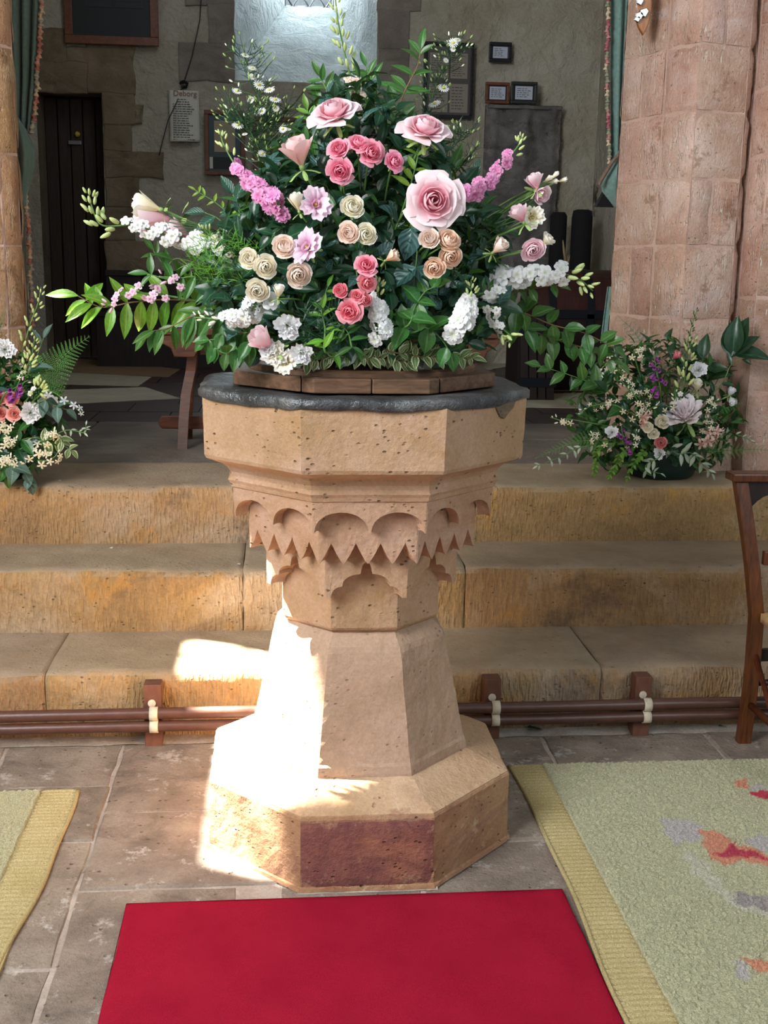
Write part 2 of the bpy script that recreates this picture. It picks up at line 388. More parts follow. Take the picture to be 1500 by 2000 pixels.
m_stem = tub('green_stem', '#4a7336', '#6a9150'); m_stemd = tub('dark_stem', '#2f4f2a', '#45683a'); m_twig = tub('woody_stem', '#5b4a2c', '#7d6a42')
m_bud = tub('green_bud', '#a9bd74', '#c9d69a'); m_budw = tub('white_bud', '#dfe6c4', '#eef1dc'); m_budp = tub('pink_bud', '#dba3bd', '#eac4d4'); m_cal = tub('calyx', '#7f9b58', '#9bb46f')
m_eye = tub('yellow_eye', '#c9b23c', '#dccb62')
# ------------------------------------------------------------------ nave floor: flagstones
fl = thing('floor', 'grey brown flagstone floor of the nave in front of the steps', 'floor', (0, 0, 0), kind='structure')
mb = MB(); mb.box((-3.6, -2.5, -.14), (4.7, 3.6, -.002)); mb.build('mortar_bed', m_mortar, fl)
def slab(x0, x1, y0, y1, top, th, parent, mat, name='flagstone', jag=.006, n=10, seed=0, gap=.003):
    x0 += gap; x1 -= gap; y0 += gap; y1 -= gap; mb = MB(); ring = []
    per = [(x0+(x1-x0)*i/n, y0) for i in range(n)]+[(x1, y0+(y1-y0)*i/n) for i in range(n)]+[(x1-(x1-x0)*i/n, y1) for i in range(n)]+[(x0, y1-(y1-y0)*i/n) for i in range(n)]
    per = [(x+jag*nz((x, y, seed), 11), y+jag*nz((x, y, seed+9), 11)) for x, y in per]
    cx, cy = (x0+x1)/2, (y0+y1)/2; m_ = len(per); vs = []
    for sc, z in ((1., top-th), (1., top-.006), (0, top)):
        for x, y in per:
            if sc == 0:
                d = Vector((cx-x, cy-y)); d.normalize(); vs.append((x+d.x*.007, y+d.y*.007, z))
            else: vs.append((x, y, z))
    # worn inner surface
    for x, y in per: vs.append((cx+(x-cx)*.6, cy+(y-cy)*.6, top+.002*nz((x, y, 3), 5)))
    vs.append((cx, cy, top-.001))
    fs = []
    for k in range(3):
        for i in range(m_): fs.append((k*m_+i, k*m_+(i+1) % m_, (k+1)*m_+(i+1) % m_, (k+1)*m_+i))
    for i in range(m_): fs.append((3*m_+i, 3*m_+(i+1) % m_, 4*m_))
    mb.add(vs, fs); return mb.build(name, mat, parent, smooth=False)
sl = [(-.85, -.49, 3.135, 3.43), (-1.45, -.85, 3.135, 3.43), (-.85, -.49, 2.808, 3.135), (-1.4, -.85, 2.6, 3.135), (-.85, -.49, 2.252, 2.808), (-1.4, -.85, 2.1, 2.6),
      (-.85, -.49, 1.6, 2.252), (-.49, .1, 2.966, 3.43), (-.49, .0, 2.565, 2.966), (-.49, -.1, 1.95, 2.565), (-.49, .3, 1.3, 1.95), (.1, .45, 2.966, 3.43), (0, .35, 2.4, 2.966),
      (.45, .856, 3.21, 3.43), (.45, .8, 2.75, 3.21), (.35, .9, 2.2, 2.75), (.856, 1.407, 3.21, 3.43), (1.407, 2.1, 3.21, 3.43), (.8, 1.6, 2.75, 3.21), (.9, 1.7, 2.0, 2.75), (.3, 1.2, 1.4, 2.0), (-.1, .9, 1.95, 2.2),
      (-1.4, -.49, 1.0, 1.6), (1.6, 2.4, 2.2, 3.21)]
for i, (a, b, c_, d_) in enumerate(sl): slab(a, b, c_, d_, .0+.002*(i % 3), .03, fl, m_slab, seed=i)
mb = MB()     # ledge of mortar and rough stone under the pipes
mb.grid(lambda u, v: (-1.6+3.9*u, 3.425+.05*v, .002+.012*v+.006*nz((u*40, v*3, 0), 1.)), 120, 3)
mb.build('mortar_ledge', m_mortar, fl)
# ------------------------------------------------------------------ steps
st = thing('stone_steps', 'three worn golden sandstone steps with chiselled risers behind the font', 'steps', (0, 3.47, 0), kind='structure')
def step(y0, z0, z1, y1, cuts, seed):
    for k in range(len(cuts)-1):
        xa, xb = cuts[k]+.0015, cuts[k+1]-.0015
        prof = [(y0, z0-.02), (y0, z0+.05), (y0, z0+.1), (y0, z0+.15), (y0, z1-.045), (y0+.003, z1-.026), (y0+.012, z1-.010), (y0+.028, z1-.002), (y0+.06, z1), (y0+.16, z1), (y0+.28, z1), (y1, z1)]
        n = max(8, int((xb-xa)/.02)); mb = MB()
        def fn(u, v):
            i = min(len(prof)-1, int(round(v*(len(prof)-1)))); y, z = prof[i]; x = xa+(xb-xa)*u
            e = .006*nz((x*6, seed, i*.35), 1)+.004*nz((x*22, seed+5, i*.8), 1)
            ed = 1 if 4 <= i <= 8 else .35
            wear = .008*nz((x*2.2, seed, 7), 1)
            zz = z+(e*ed if i > 4 else 0)+(wear if 5 <= i <= 9 else 0)
            dx = .004*nz((0, i*.9, seed+k), 2)
            return (x+(dx if u in (0, 1) else 0), y-e*ed*1.2, zz)
        mb.grid(fn, n, len(prof)-1)
        N = len(mb.v); q = len(prof)
        L = [j*(n+1) for j in range(q)]; Rr = [j*(n+1)+n for j in range(q)]
        mb.v += [(xa, y1, z0-.02), (xb, y1, z0-.02)]; mb.uv += [(0, 0)]*2
        mb.f += [tuple(L[::-1]+[N])[::-1], tuple(Rr+[N+1])[::-1]]; mb.mi += [0, 0]
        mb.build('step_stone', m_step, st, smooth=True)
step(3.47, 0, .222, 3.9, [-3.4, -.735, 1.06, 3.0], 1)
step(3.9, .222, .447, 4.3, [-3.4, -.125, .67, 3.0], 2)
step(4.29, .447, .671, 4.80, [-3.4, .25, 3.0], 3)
# ------------------------------------------------------------------ raised floor
Z3 = .671
rf = thing('floor', 'dark raised floor of tiles and worn slabs beyond the steps', 'floor', (0, 4.8, Z3), kind='structure')
mb = MB(); mb.box((-2.3, 4.79, .4), (2.9, 10.1, Z3-.012)); mb.build('mortar_bed', m_mortar, rf)
xs = [-2.2, -1.3, -.2, .75, 1.6, 2.8]
for i in range(5):
    slab(xs[i], xs[i+1], 4.80, 5.45+.06*(i % 2), Z3, .03, rf, m_slabdark, seed=30+i)
    slab(xs[i]+.35, xs[i+1]+.35 if i < 4 else 2.8, 5.45+.06*(i % 2), 6.10, Z3, .03, rf, m_slabdark, seed=40+i)
slab(-2.2, -1.85, 5.5, 6.1, Z3, .03, rf, m_slabdark, seed=50)
ty = 6.10; r = 0
while ty < 9.9:
    tx = -2.2+(.15 if r % 2 else 0)
    while tx < 2.8:
        mb = MB(); mb.box((tx+.004, ty+.004, Z3-.03), (min(tx+.396, 2.8), ty+.396, Z3+.001*(r % 2))); mb.build('floor_tile', m_tile, rf)
        tx += .4
    ty += .4; r += 1
def flat(poly, mat, h=.004, name='pale_slab'):
    mb = MB(); mb.prism([atz(x, y, Z3+.001) for x, y in poly], (0, 0, h)); mb.build(name, mat, rf)
flat([(60, 700), (150, 701), (235, 708), (352, 722), (330, 737), (200, 731), (60, 722)], m_tan)
flat([(40, 730), (130, 728), (296, 737), (270, 755), (125, 751), (40, 752)], m_cream)
flat([(30, 766), (130, 762), (283, 757), (352, 779), (140, 789), (30, 790)], m_cream)
flat([(1012, 742), (1140, 738), (1200, 748), (1200, 764), (1022, 764)], m_tan)
flat([(1018, 770), (1160, 768), (1215, 788), (1160, 798), (1021, 796)], m_cream)
flat([(930, 700), (1010, 713), (960, 722), (925, 719)], m_cream)
flat([(1100, 706), (1230, 712), (1190, 726), (1080, 722)], m_tan)
# ------------------------------------------------------------------ tower room walls
XL, XR = -2.1, 2.72
wb = thing('wall_back', 'cream plaster wall with exposed grey stones round door and window', 'wall', (0, WY, Z3), kind='structure')
wx0, wx1, wz0 = w(455, 160).x, w(735, 160).x, w(600, 161).z
wz1 = 4.9; dx0, dx1, dz1 = w(70, 178).x, w(198, 178).x, w(150, 178).z
gx = sorted(set(list(np.round(np.arange(XL, XR, .06), 3))+[wx0, wx1, dx0, dx1, XR]))
gz = sorted(set(list(np.round(np.arange(Z3-.05, 5.4, .06), 3))+[wz0, wz1, dz1]))
mb = MB(); nx = len(gx)
vs = [(x, WY-.02*nz((x, 0, z), 1.3)-.008*nz((x, 3, z), 6), z) for z in gz for x in gx]; fs = []
for j in range(len(gz)-1):
    for i in range(nx-1):
        cx, cz = (gx[i]+gx[i+1])/2, (gz[j]+gz[j+1])/2
        if wx0 < cx < wx1 and wz0 < cz < wz1: continue
        if dx0 < cx < dx1 and cz < dz1: continue
        fs.append((j*nx+i, j*nx+i+1, (j+1)*nx+i+1, (j+1)*nx+i))
mb.add(vs, fs); mb.build('plaster_face', m_plas, wb, smooth=True)
# window embrasure: splayed limewashed reveals and sloping sill
GY = 11.1; g0, g1 = at(556, 12, GY), at(652, 13, GY); gzb = g0.z
def quad(a, b, c_, d_, mat, nm, par, nu=24, nv=24, amp=.03):
    a, b, c_, d_ = map(Vector, (a, b, c_, d_)); nrm = (b-a).cross(d_-a).normalized(); mb = MB()
    def fn(u, v):
        p = (a*(1-u)+b*u)*(1-v)+(d_*(1-u)+c_*u)*v
        k = math.sin(PI*u)**.5*math.sin(PI*v)**.5 if 0 < u < 1 and 0 < v < 1 else 0
        return p+nrm*k*(amp*nz(p, 2.2)+amp*.4*nz(p, 8))
    mb.grid(fn, nu, nv); return mb.build(nm, mat, par, smooth=True)
quad((wx0, WY, wz0), (wx1, WY, wz0), (g1.x, GY, gzb), (g0.x, GY, gzb), m_lime, 'sloping_sill', wb)
quad((wx0, WY, wz1), (wx0, WY, wz0), (g0.x, GY, gzb), (g0.x, GY, wz1), m_lime, 'left_reveal', wb)
quad((wx1, WY, wz0), (wx1, WY, wz1), (g1.x, GY, wz1), (g1.x, GY, gzb), m_lime, 'right_reveal', wb)
quad((wx0, WY, wz1), (wx1, WY, wz1), (g1.x, GY, wz1), (g0.x, GY, wz1), m_lime, 'soffit', wb, 4, 4)
def wstone(x0, y0, x1, y1, mat=None, pr=.014, jag=.02, name='stone'):
    a, b = w(x0, y1), w(x1, y0); X0, X1, Z0, Z1 = a.x, b.x, a.z, b.z; n = 8
    per = [(X0+(X1-X0)*i/n, Z0) for i in range(n)]+[(X1, Z0+(Z1-Z0)*i/n) for i in range(n)]+[(X1-(X1-X0)*i/n, Z1) for i in range(n)]+[(X0, Z1-(Z1-Z0)*i/n) for i in range(n)]
    o_ = [Vector((x+jag*nz((x, 1, z), 6), 0, z+jag*nz((x, 5, z), 6))) for x, z in per]
    cx, cz = (X0+X1)/2, (Z0+Z1)/2; m_ = len(o_); vs = []
    for dd, sc in ((-.03, 0), (.012+pr*.5, 0), (.012+pr, .012)):
        for p in o_:
            d = Vector((cx-p.x, 0, cz-p.z)).normalized(); vs.append((p.x+d.x*sc, WY-dd-.006*nz((p.x, 0, p.z), 9), p.z+d.z*sc))
    for p in o_: vs.append((cx+(p.x-cx)*.5, WY-.012-pr-.014*nz((p.x, 0, p.z), 5), cz+(p.z-cz)*.5))
    vs.append((cx, WY-.012-pr-.01, cz)); fs = []
    for k in range(3):
        for i in range(m_): fs.append((k*m_+i, k*m_+(i+1) % m_, (k+1)*m_+(i+1) % m_, (k+1)*m_+i))
    for i in range(m_): fs.append((3*m_+i, 3*m_+(i+1) % m_, 4*m_))
    mb = MB(); mb.add(vs, fs); return mb.build(name, mat or m_wallst, wb)
for q in [(60, 56, 128, 122), (40, 122, 170, 180), (172, 86, 262, 182), (200, 184, 262, 244), (205, 246, 256, 296), (258, 206, 280, 244), (206, 298, 320, 346), (206, 348, 272, 404), (208, 406, 262, 470), (208, 472, 300, 540), (210, 542, 270, 620), (128, 92, 174, 122)]:
    wstone(*q)
for q in [(404, -40, 458, 10), (408, 11, 458, 86), (350, 87, 458, 157), (362, -60, 404, 10), (737, -40, 824, 20), (737, 22, 800, 96), (737, 97, 800, 165)]:
    wstone(*q, mat=m_wallst2, pr=.008, jag=.012)
mb = MB(); rr = [(285, 600), (330, 640)]
# window with leaded lights
wn = thing('window_1', 'bright leaded diamond window at the back of the deep white reveal', 'window', (g0.x, GY, gzb), kind='structure')
gw = g1.x-g0.x; cw = gw/3; ch = cw*1.45
for r in range(-1, 12):
    for c_ in range(4):
        cx = g0.x+cw*(c_+(.5 if r % 2 else 0)); cz = gzb+ch*.5*(r+1)
        pts = [(cx-cw/2, cz), (cx, cz-ch/2), (cx+cw/2, cz), (cx, cz+ch/2)]
        pts = [(min(max(x, g0.x), g1.x), max(z, gzb)) for x, z in pts]
        k = []
        for p in pts:
            if not k or (abs(p[0]-k[-1][0])+abs(p[1]-k[-1][1])) > 1e-4: k.append(p)
        if len(k) > 2 and (max(p[0] for p in k)-min(p[0] for p in k)) > .02 and (max(p[1] for p in k)-min(p[1] for p in k)) > .02:
            mb = MB(); mb.prism([(x, GY+.03, z) for x, z in k], (0, .004, 0)); mb.build('pane', m_glass, wn)
for sgn in (-1, 1):
    for k in range(-8, 12):
        x0 = g0.x+cw*(k+.5); pts = []
        for j in range(0, 14):
            x = x0+sgn*j*cw/2; z = gzb+j*ch/2
            if g0.x-.001 <= x <= g1.x+.001: pts.append((x, GY+.02, z))
        if len(pts) > 1: mb = MB(); mb.tube(pts, .007, 5); mb.build('lead_came', m_lead, wn)
mb = MB()
for a, b in (((g0.x, gzb), (g1.x, gzb)), ((g0.x, gzb), (g0.x, wz1)), ((g1.x, gzb), (g1.x, wz1))): mb.tube([(a[0], GY+.02, a[1]), (b[0], GY+.02, b[1])], .012, 6)
mb.build('lead_frame', m_lead, wn)
# door
dr = thing('door_1', 'dark plank door deep in the stone doorway at the left', 'door', (dx0, WY+.3, Z3), kind='structure')
mb = MB()
for a, b, c_, d_ in (((dx0, WY, Z3), (dx0, WY+.35, Z3), (dx0, WY+.35, dz1), (dx0, WY, dz1)), ((dx1, WY, Z3), (dx1, WY+.35, Z3), (dx1, WY+.35, dz1), (dx1, WY, dz1)), ((dx0, WY, dz1), (dx1, WY, dz1), (dx1, WY+.35, dz1), (dx0, WY+.35, dz1))):
    mb.add([a, b, c_, d_], [(0, 1, 2, 3)])
mb.build('door_reveal', m_wallst, dr)
n = 5; pw = (dx1-dx0)/n
for i in range(n):
    mb = MB(); mb.box((dx0+pw*i+.004, WY+.30+.01*(i % 2), Z3), (dx0+pw*(i+1)-.004, WY+.345, dz1-.02)); plk = mb.build('plank', m_door, dr, bevel=.006); plks = (plks if i else [])+[plk]
mb = MB(); mb.box((dx0-.1, WY+.35, Z3-.1), (dx1+.1, WY+.42, dz1+.1)); mb.build('door_backing', m_dark, dr)
mb = MB(); mb.lathe([(0.001, 0), (.02, .004), (.024, .02), (.015, .035), (.001, .04)], n=12)
mb.v = [(w(140, 255).x+x, WY+.29-z, w(140, 255).z+y) for x, y, z in mb.v]; tag(mb.build('door_knob', m_eye, plks[2], smooth=True), 'small brass door knob')
mb = MB(); p = w(133, 272); mb.box((p.x-.05, WY+.28, p.z-.015), (p.x+.06, WY+.3, p.z+.02)); mb.build('latch', m_metal, plks[2], bevel=.004)
def wallbox(nm, a, b, mat, lab): mb = MB(); mb.box(a, b); return tag(mb.build(nm, mat), lab, 'wall', kind='structure')
wallbox('wall_left', (XL-.3, 5.3, Z3-.1), (XL, WY, 5.4), m_plas, 'shadowed plaster side wall left of the dark doorway')
wallbox('wall_right', (XR, 5.3, Z3-.1), (XR+.3, WY, 5.4), m_plas, 'plaster side wall beside the right curtain')
wallbox('ceiling', (XL-.3, 5.3, 5.4), (XR+.3, WY+.2, 5.6), m_ceil, 'plaster ceiling over the tower room')
wallbox('wall_right', (2.45, 4.95, -.05), (5.2, 5.3, 6.5), m_plas, 'plastered nave wall running on behind the right pillar, outside the picture')
wallbox('wall_left', (-3.6, 4.95, -.05), (-1.75, 5.3, 4.1), m_plas, 'plastered nave wall running on behind the left pillar, outside the picture')
# unseen nave side wall, its height and opening shaped to cut the sunbeam
NX = -3.5
oy0, oy1, oz0, oz1 = 4.17, 5.28, 5.76, 7.05
mb = MB(); T = .12
mb.box((NX-T, -3, 0), (NX, 14.0, oz0)); mb.box((NX-T, -3, oz1), (NX, 14.0, 21)); mb.box((NX-T, -3, oz0), (NX, oy0, oz1)); mb.box((NX-T, oy1, oz0), (NX, 14.0, oz1))
for q in ([(oy0, 6.18), (oy0+.05, 6.48), (oy0+.12, 6.72), (oy0+.26, 6.96), (oy0+.3, oz1), (oy0, oz1)], [(oy1, 6.18), (oy1, oz1), (oy1-.3, oz1), (oy1-.26, 6.96), (oy1-.12, 6.72), (oy1-.05, 6.48)]):
    mb.prism([(NX-T, y, z) for y, z in q], (T, 0, 0))
tag(mb.build('sun_blocking_wall', m_plas), 'unseen plastered nave wall with a high opening shaped for the sunbeam', 'wall', kind='structure')
mb = MB(); 
for yy in (oy0+.3, oy0+.62, oy0+.95): mb.box((NX-.08, yy-.006, oz0), (NX-.05, yy+.006, oz1))
for zz in (oz0+.4, oz0+.8): mb.box((NX-.08, oy0, zz-.006), (NX-.05, oy1, zz+.006))
tag(mb.build('window_2', m_lead), 'lead bars in the unseen high opening shaped for the sunbeam', 'window', kind='structure')
# ------------------------------------------------------------------ pillars
def pillar(nm, lab, poly, courses, mat, z0, z1, base=None):
    """poly: plan outline in order, courses: heights of the bed joints"""
    o = thing(nm, lab, 'pillar', (poly[0][0], poly[0][1], Z3), kind='structure')
    cx = sum(p[0] for p in poly)/len(poly); cy = sum(p[1] for p in poly)/len(poly)
    inn = lambda p, d: (p[0]+(cx-p[0])/math.hypot(cx-p[0], cy-p[1])*d, p[1]+(cy-p[1])/math.hypot(cx-p[0], cy-p[1])*d)
    ip = [inn(p, .008) for p in poly]; mb = MB(); mb.prism([(x, y, z0) for x, y in ip], (0, 0, z1-z0)); mb.build('mortar_core', m_pilmort, o)
    zs = [z0]+courses+[z1]
    for k in range(len(zs)-1):
        za, zb = zs[k]+.005, zs[k+1]-.005
        for i in range(len(poly)-1):
            a, b = Vector((*poly[i], 0)), Vector((*poly[i+1], 0)); L = (b-a).length
            segs = [(0, 1)] if L < .22 or (k+i) % 3 else [(0, .46), (.46, 1)]
            for (s0, s1) in segs:
                A, B = a.lerp(b, s0), a.lerp(b, s1); d = (B-A).normalized(); A2 = A+d*.006; B2 = B-d*.006
                nrm = Vector((d.y, -d.x, 0));
                if nrm.dot(Vector((cx, cy, 0))-A) > 0: nrm = -nrm
                nu, nv = max(3, int((B2-A2).length/.03)), max(3, int((zb-za)/.03)); mb = MB(); sd = k*7+i*3+s0
                def fn(u, v):
                    e = min(u, 1-u, v, 1-v)*2
                    p = A2.lerp(B2, u); z = za+(zb-za)*v
                    off = .005*nz((p.x*9, p.y*9, z*9), 1., sd)+.004*nz((p.x*30, p.y*30, z*20), 1.)-(.010 if e == 0 else 0)
                    rr_ = .006*nz((z*8, sd, 0), 1) if u in (0, 1) else 0
                    zz = z+(.006*nz((p.x*10, p.y*10, sd), 1) if v in (0, 1) else 0)
                    return p+d*rr_+nrm*(off+.004)+Vector((0, 0, zz))
                mb.grid(fn, nu, nv)
                mb.build('stone', mat, o, smooth=True)
    return o
zc = lambda py, x=1350, Y=4.7: at(x, py, Y).z
P0 = at(1206, 300, 5.05); P1 = at(1288, 300, 4.78); P2 = at(1354, 300, 4.60); P3 = at(1452, 300, 4.66); P4 = at(1458, 300, 4.74)
cs = sorted([zc(800), zc(622), zc(480), zc(352), zc(222), zc(92), zc(-40), zc(-200)])
pillar('pillar', 'faceted pinkish stone pillar of the arch at the right edge', [(1.72, 5.5), (P0.x, P0.y), (P1.x, P1.y), (P2.x, P2.y), (P3.x, P3.y), (P4.x, P4.y), (2.1, 5.5)], cs, m_pill, Z3-.02, 4.2)
Q1 = at(1462, 300, 4.70); Q2 = at(1500, 300, 4.55)
cs2 = [c_+.09 for c_ in cs]
pillar('pillar', 'pale pink stone shaft at the extreme right edge beside the faceted pillar', [(2.12, 5.3), (Q1.x, Q1.y+.1), (Q1.x, Q1.y), (Q2.x, Q2.y), (Q2.x+.3, Q2.y-.05), (Q2.x+.6, 5.2)], cs2, m_pill, Z3-.02, 4.2)
pb = MB()      # moulded foot of the right pillar
zb = zc(835)
def ringpoly(off): return [(P0.x-off+.05, 5.1), (P0.x-off*.9+.04, 4.97-off*.3), (P1.x-off*.6, P1.y-off), (P2.x-off*.3, P2.y-off), (P3.x, P3.y-off), (2.6, 4.55-off), (2.6, 5.2)]
# plinth course with slope
A_ = ringpoly(.03); B_ = ringpoly(.012); n = len(A_)
pb.add([(x, y, Z3-.01) for x, y in A_]+[(x, y, zb-.06) for x, y in A_]+[(x, y, zb) for x, y in B_], [(k*n+i, k*n+(i+1) % n, (k+1)*n+(i+1) % n, (k+1)*n+i) for k in range(2) for i in range(n)]+[tuple(range(2*n, 3*n))])
tag(pb.build('pillar_base', m_pill, None, bevel=.012), 'sloping stone foot course under the right pillar behind the flower bowl', 'pillar', kind='structure')
L0 = at(14, 0, 4.75); L1 = at(26, 200, 4.75); L2 = at(50, 560, 4.75)
lx = L2.x
pillar('pillar', 'orange brown stone pillar of the arch at the left edge', [(lx-.2, 5.4), (lx+.0, 4.75), (lx-.05, 4.66), (lx-.22, 4.55), (lx-.5, 4.55), (lx-.7, 4.9)], sorted([zc(300, 30), zc(90, 30), zc(480, 30), zc(640, 30), zc(800, 30), zc(-80, 30)]), m_pilL, Z3-.02, 4.2)
# ------------------------------------------------------------------ font
FX, FY = .214, 2.92; K = math.tan(PI/8)
ft = thing('baptismal_font', 'large octagonal buff stone font with scalloped carved tiers and flared stem', 'font', (FX, FY, 0))
def octa(prof, nm, mat, chips=.003, nu=14, seed=0, smooth=False, capb=True, capt=True, label=None, rn=.0):
    """prof list of (apothem, z)"""
    mb = MB(); ns = 8*nu; vs = []; us = []
    for a, z in prof:
        for f in range(8):
            th = f*PI/4-PI/2; nrm = Vector((math.cos(th), math.sin(th), 0)); tg = Vector((-nrm.y, nrm.x, 0))
            for i in range(nu):
                u = -1+2*i/nu
                c_ = 1-rn*max(0, abs(u)-.86)/.14
                p = Vector((FX, FY, z))+nrm*a*c_+tg*(u*a*K)*c_
                d = chips*nz(p, 18, seed)+chips*.8*nz(p, 45, seed)
                if abs(u) > .99: d -= chips*1.2*abs(nz(p, 25, seed+4))
                p = p+nrm*d; p.z += d*.5; vs.append(p); us.append(((f+i/nu)/8, z))
    q = len(prof)
    fs = [(k*ns+i, k*ns+(i+1) % ns, (k+1)*ns+(i+1) % ns, (k+1)*ns+i) for k in range(q-1) for i in range(ns)]
    if prof[0][1] < prof[-1][1]: pass
    mb.add(vs, fs, us)
    if capb: mb.f.append(tuple(range(ns))[::-1]); mb.mi.append(0)
    if capt: mb.f.append(tuple(range((q-1)*ns, q*ns))); mb.mi.append(0)
    o = mb.build(nm, mat, ft, smooth=smooth)
    if label: o['label'] = label
    return o
def ladder(a0, z0, a1, z1, n): return [(a0+(a1-a0)*i/n, z0+(z1-z0)*i/n) for i in range(n+1)]
octa([(.385, 0.), (.405, .004), (.402, .012)]+ladder(.396, .014, .394, .188, 8)+[(.391, .194), (.387, .196)], 'plinth', m_plinth, .0022, 16, 1)
octa([(.389, .193), (.389, .198), (.384, .201)]+ladder(.378, .204, .285, .247, 5), 'plinth_slope', m_slope, .0022, 16, 1)
# dark front panel stone of the plinth, set into the front face
mb = MB()
def pf(u, v):
    x = FX+(-.162+.324*u); z = .012+.172*v
    return (x, FY-.3965-.004-.002*nz((x, 0, z), 20)+(.004 if u in (0, 1) or v in (0, 1) else 0), z+(.004*nz((x, 0, 5), 30) if v in (0, 1) else 0))
mb.grid(pf, 24, 12); tag(mb.build('plinth_front_stone', m_plinthdark, ft, smooth=True), 'purplish brown stained front stone of the plinth')
mb = MB()       # mortar fillet at the floor in front
mb.grid(lambda u, v: (FX-.17+.345*u, FY-.40-.006*v, .001+(1-v)*(.006+.016*max(0, nz((u*9, 2, 0), 1)))), 40, 3); mb.build('mortar_fillet', m_mortar, ft, smooth=True)
octa([(.284, .243), (.284, .254), (.281, .272)]+ladder(.277, .28, .222, .552, 14)+ladder(.216, .566, .188, .597, 3), 'stem', m_fontplain, .0018, 14, 2)
octa([(.18, .58), (.185, .584), (.185, .604)], 'collar', m_fontplain, .002, 12, 3)
octa([(.19, .598), (.199, .606)]+ladder(.202, .612, .206, .86, 6), 'drum', m_font, .0025, 14, 4, capt=False)
def tier(a, ai, zt, prof, nm, seed, slope=0.0, mat=None):
    """a octagonal band whose lower edge follows prof(u), u in -1..1 across each face"""
    mb = MB(); N = 96
    for f in range(8):
        th = f*PI/4-PI/2; nrm = Vector((math.cos(th), math.sin(th), 0)); tg = Vector((-nrm.y, nrm.x, 0))
        def pt(u, ap, z):
            p = Vector((FX, FY, z))+nrm*ap+tg*(u*ap*K); d = .0022*nz(p, 18, seed)+.0015*nz(p, 50, seed)
            if abs(u) > .99: d -= .003*abs(nz(p, 25, seed+4))
            return p+nrm*d
        def outer(u, v):
            uu = -1+2*u; zb_ = prof(uu); z = zb_+(zt-zb_)*v; return pt(uu, a-slope*(zt-z), z)
        mb.grid(outer, N, 6)
        def under(u, v):
            uu = -1+2*u; zb_ = prof(uu); aa = a-slope*(zt-zb_)
            return pt(uu, aa+(ai-aa)*v, zb_+.003*math.sin(PI*v))
        mb.grid(lambda u, v: under(u, 1-v), N, 3)
        mb.grid(lambda u, v: pt(-1+2*u, a-.0+(ai-.02-a)*v, zt), 8, 1)
    return mb.build(nm, mat or m_font, ft, smooth=False)
def arch2(u):           # two round arches per face with a pendant point between
    k = ((u+1) % 1.0)*2-1; k = abs(k)       # 0 at arch crown, 1 at pendant
    wv = .86; z0 = .887; 
    if k > .94: return z0-.003
    return z0+.048*math.sqrt(max(0, 1-(k/.94)**2))**.9
def teeth(u):
    k = abs(((u+1)/2*4) % 1.0-.5)*2
    return .80+.052*(1-k)**1.25
def trefoil(u):
    k = abs(u); z0 = .704
    if k > .86: return z0-.002+.0*k
    if k > .58: return z0+.028*math.sqrt(max(0, 1-((k-.58)/.28)**2))
    if k > .13: return z0+.026+.034*math.sqrt(max(0, 1-((k-.13)/.47)**2))
    return z0+.062+.028*math.sqrt(max(0, 1-(k/.13)**2))
tier(.326, .293, .963, arch2, 'arched_tier', 5, .03)
tier(.290, .246, .95, teeth, 'toothed_tier', 6, .03)
tier(.248, .204, .87, trefoil, 'trefoil_tier', 7, .03)
octa([(.318, .955), (.330, .962), (.333, .972), (.338, .980), (.333, .990), (.333, 1.0), (.340, 1.012), (.352, 1.022), (.372, 1.03), (.384, 1.036)], 'neck_moulding', m_font, .0025, 14, 8)
octa([(.380, 1.033), (.389, 1.037), (.393, 1.046)]+ladder(.393, 1.05, .397, 1.185, 9)+[(.396, 1.196), (.39, 1.20)], 'bowl', m_font, .0012, 22, 9)
# pale repair patch with broken edge on the right diagonal face
mb = MB(); th = -PI/4; nrm = Vector((math.cos(th), math.sin(th), 0)); tg = Vector((-nrm.y, nrm.x, 0))
pp = [(-.02, 1.19), (.0, 1.165), (.012, 1.152), (.03, 1.146), (.045, 1.158), (.066, 1.17), (.078, 1.19)]
mb.prism([Vector((FX, FY, z))+nrm*.394+tg*(u+.035) for u, z in pp], nrm*.0075); tag(mb.build('repair_patch', m_wallst, ft, bevel=.002), 'smooth grey brown repair patch under the lead rim')
# lead lining draped over the rim
mb = MB(); N = 40; ring = []
prf = [(.30, 1.204, 0), (.36, 1.206, 0), (.388, 1.208, .3), (.402, 1.205, .7), (.4075, 1.199, 1), (.4065, 1.19, 1), (.404, 1.186, 1)]
vs = []
for k, (a, z, wv) in enumerate(prf):
    for f in range(8):
        th = f*PI/4-PI/2; nrm = Vector((math.cos(th), math.sin(th), 0)); tg = Vector((-nrm.y, nrm.x, 0))
        for i in range(N):
            u = -1+2*i/N; c_ = 1-.02*max(0, abs(u)-.8)/.2
            p = Vector((FX, FY, z+.004))+nrm*a*c_+tg*(u*a*K)*c_
            p += nrm*(.005*wv*nz(p, 14)+.002*nz(p, 30)); p.z += .006*nz(Vector((p.x, p.y, 0)), 9)*wv+.0035*nz(Vector((p.x, p.y, 2)), 7)
            if k >= 5: p.z -= .007*(1+nz(Vector((p.x, p.y, 0)), 13))
            vs.append(p)
ns = 8*N; fs = [(k*ns+i, (k+1)*ns+i, (k+1)*ns+(i+1) % ns, k*ns+(i+1) % ns) for k in range(len(prf)-1) for i in range(ns)]
fs.append(tuple(range(ns))); mb.add(vs, fs); tag(mb.build('lead_lining', m_lead, ft, smooth=True), 'dark grey lead lining dressed over the rim of the bowl')
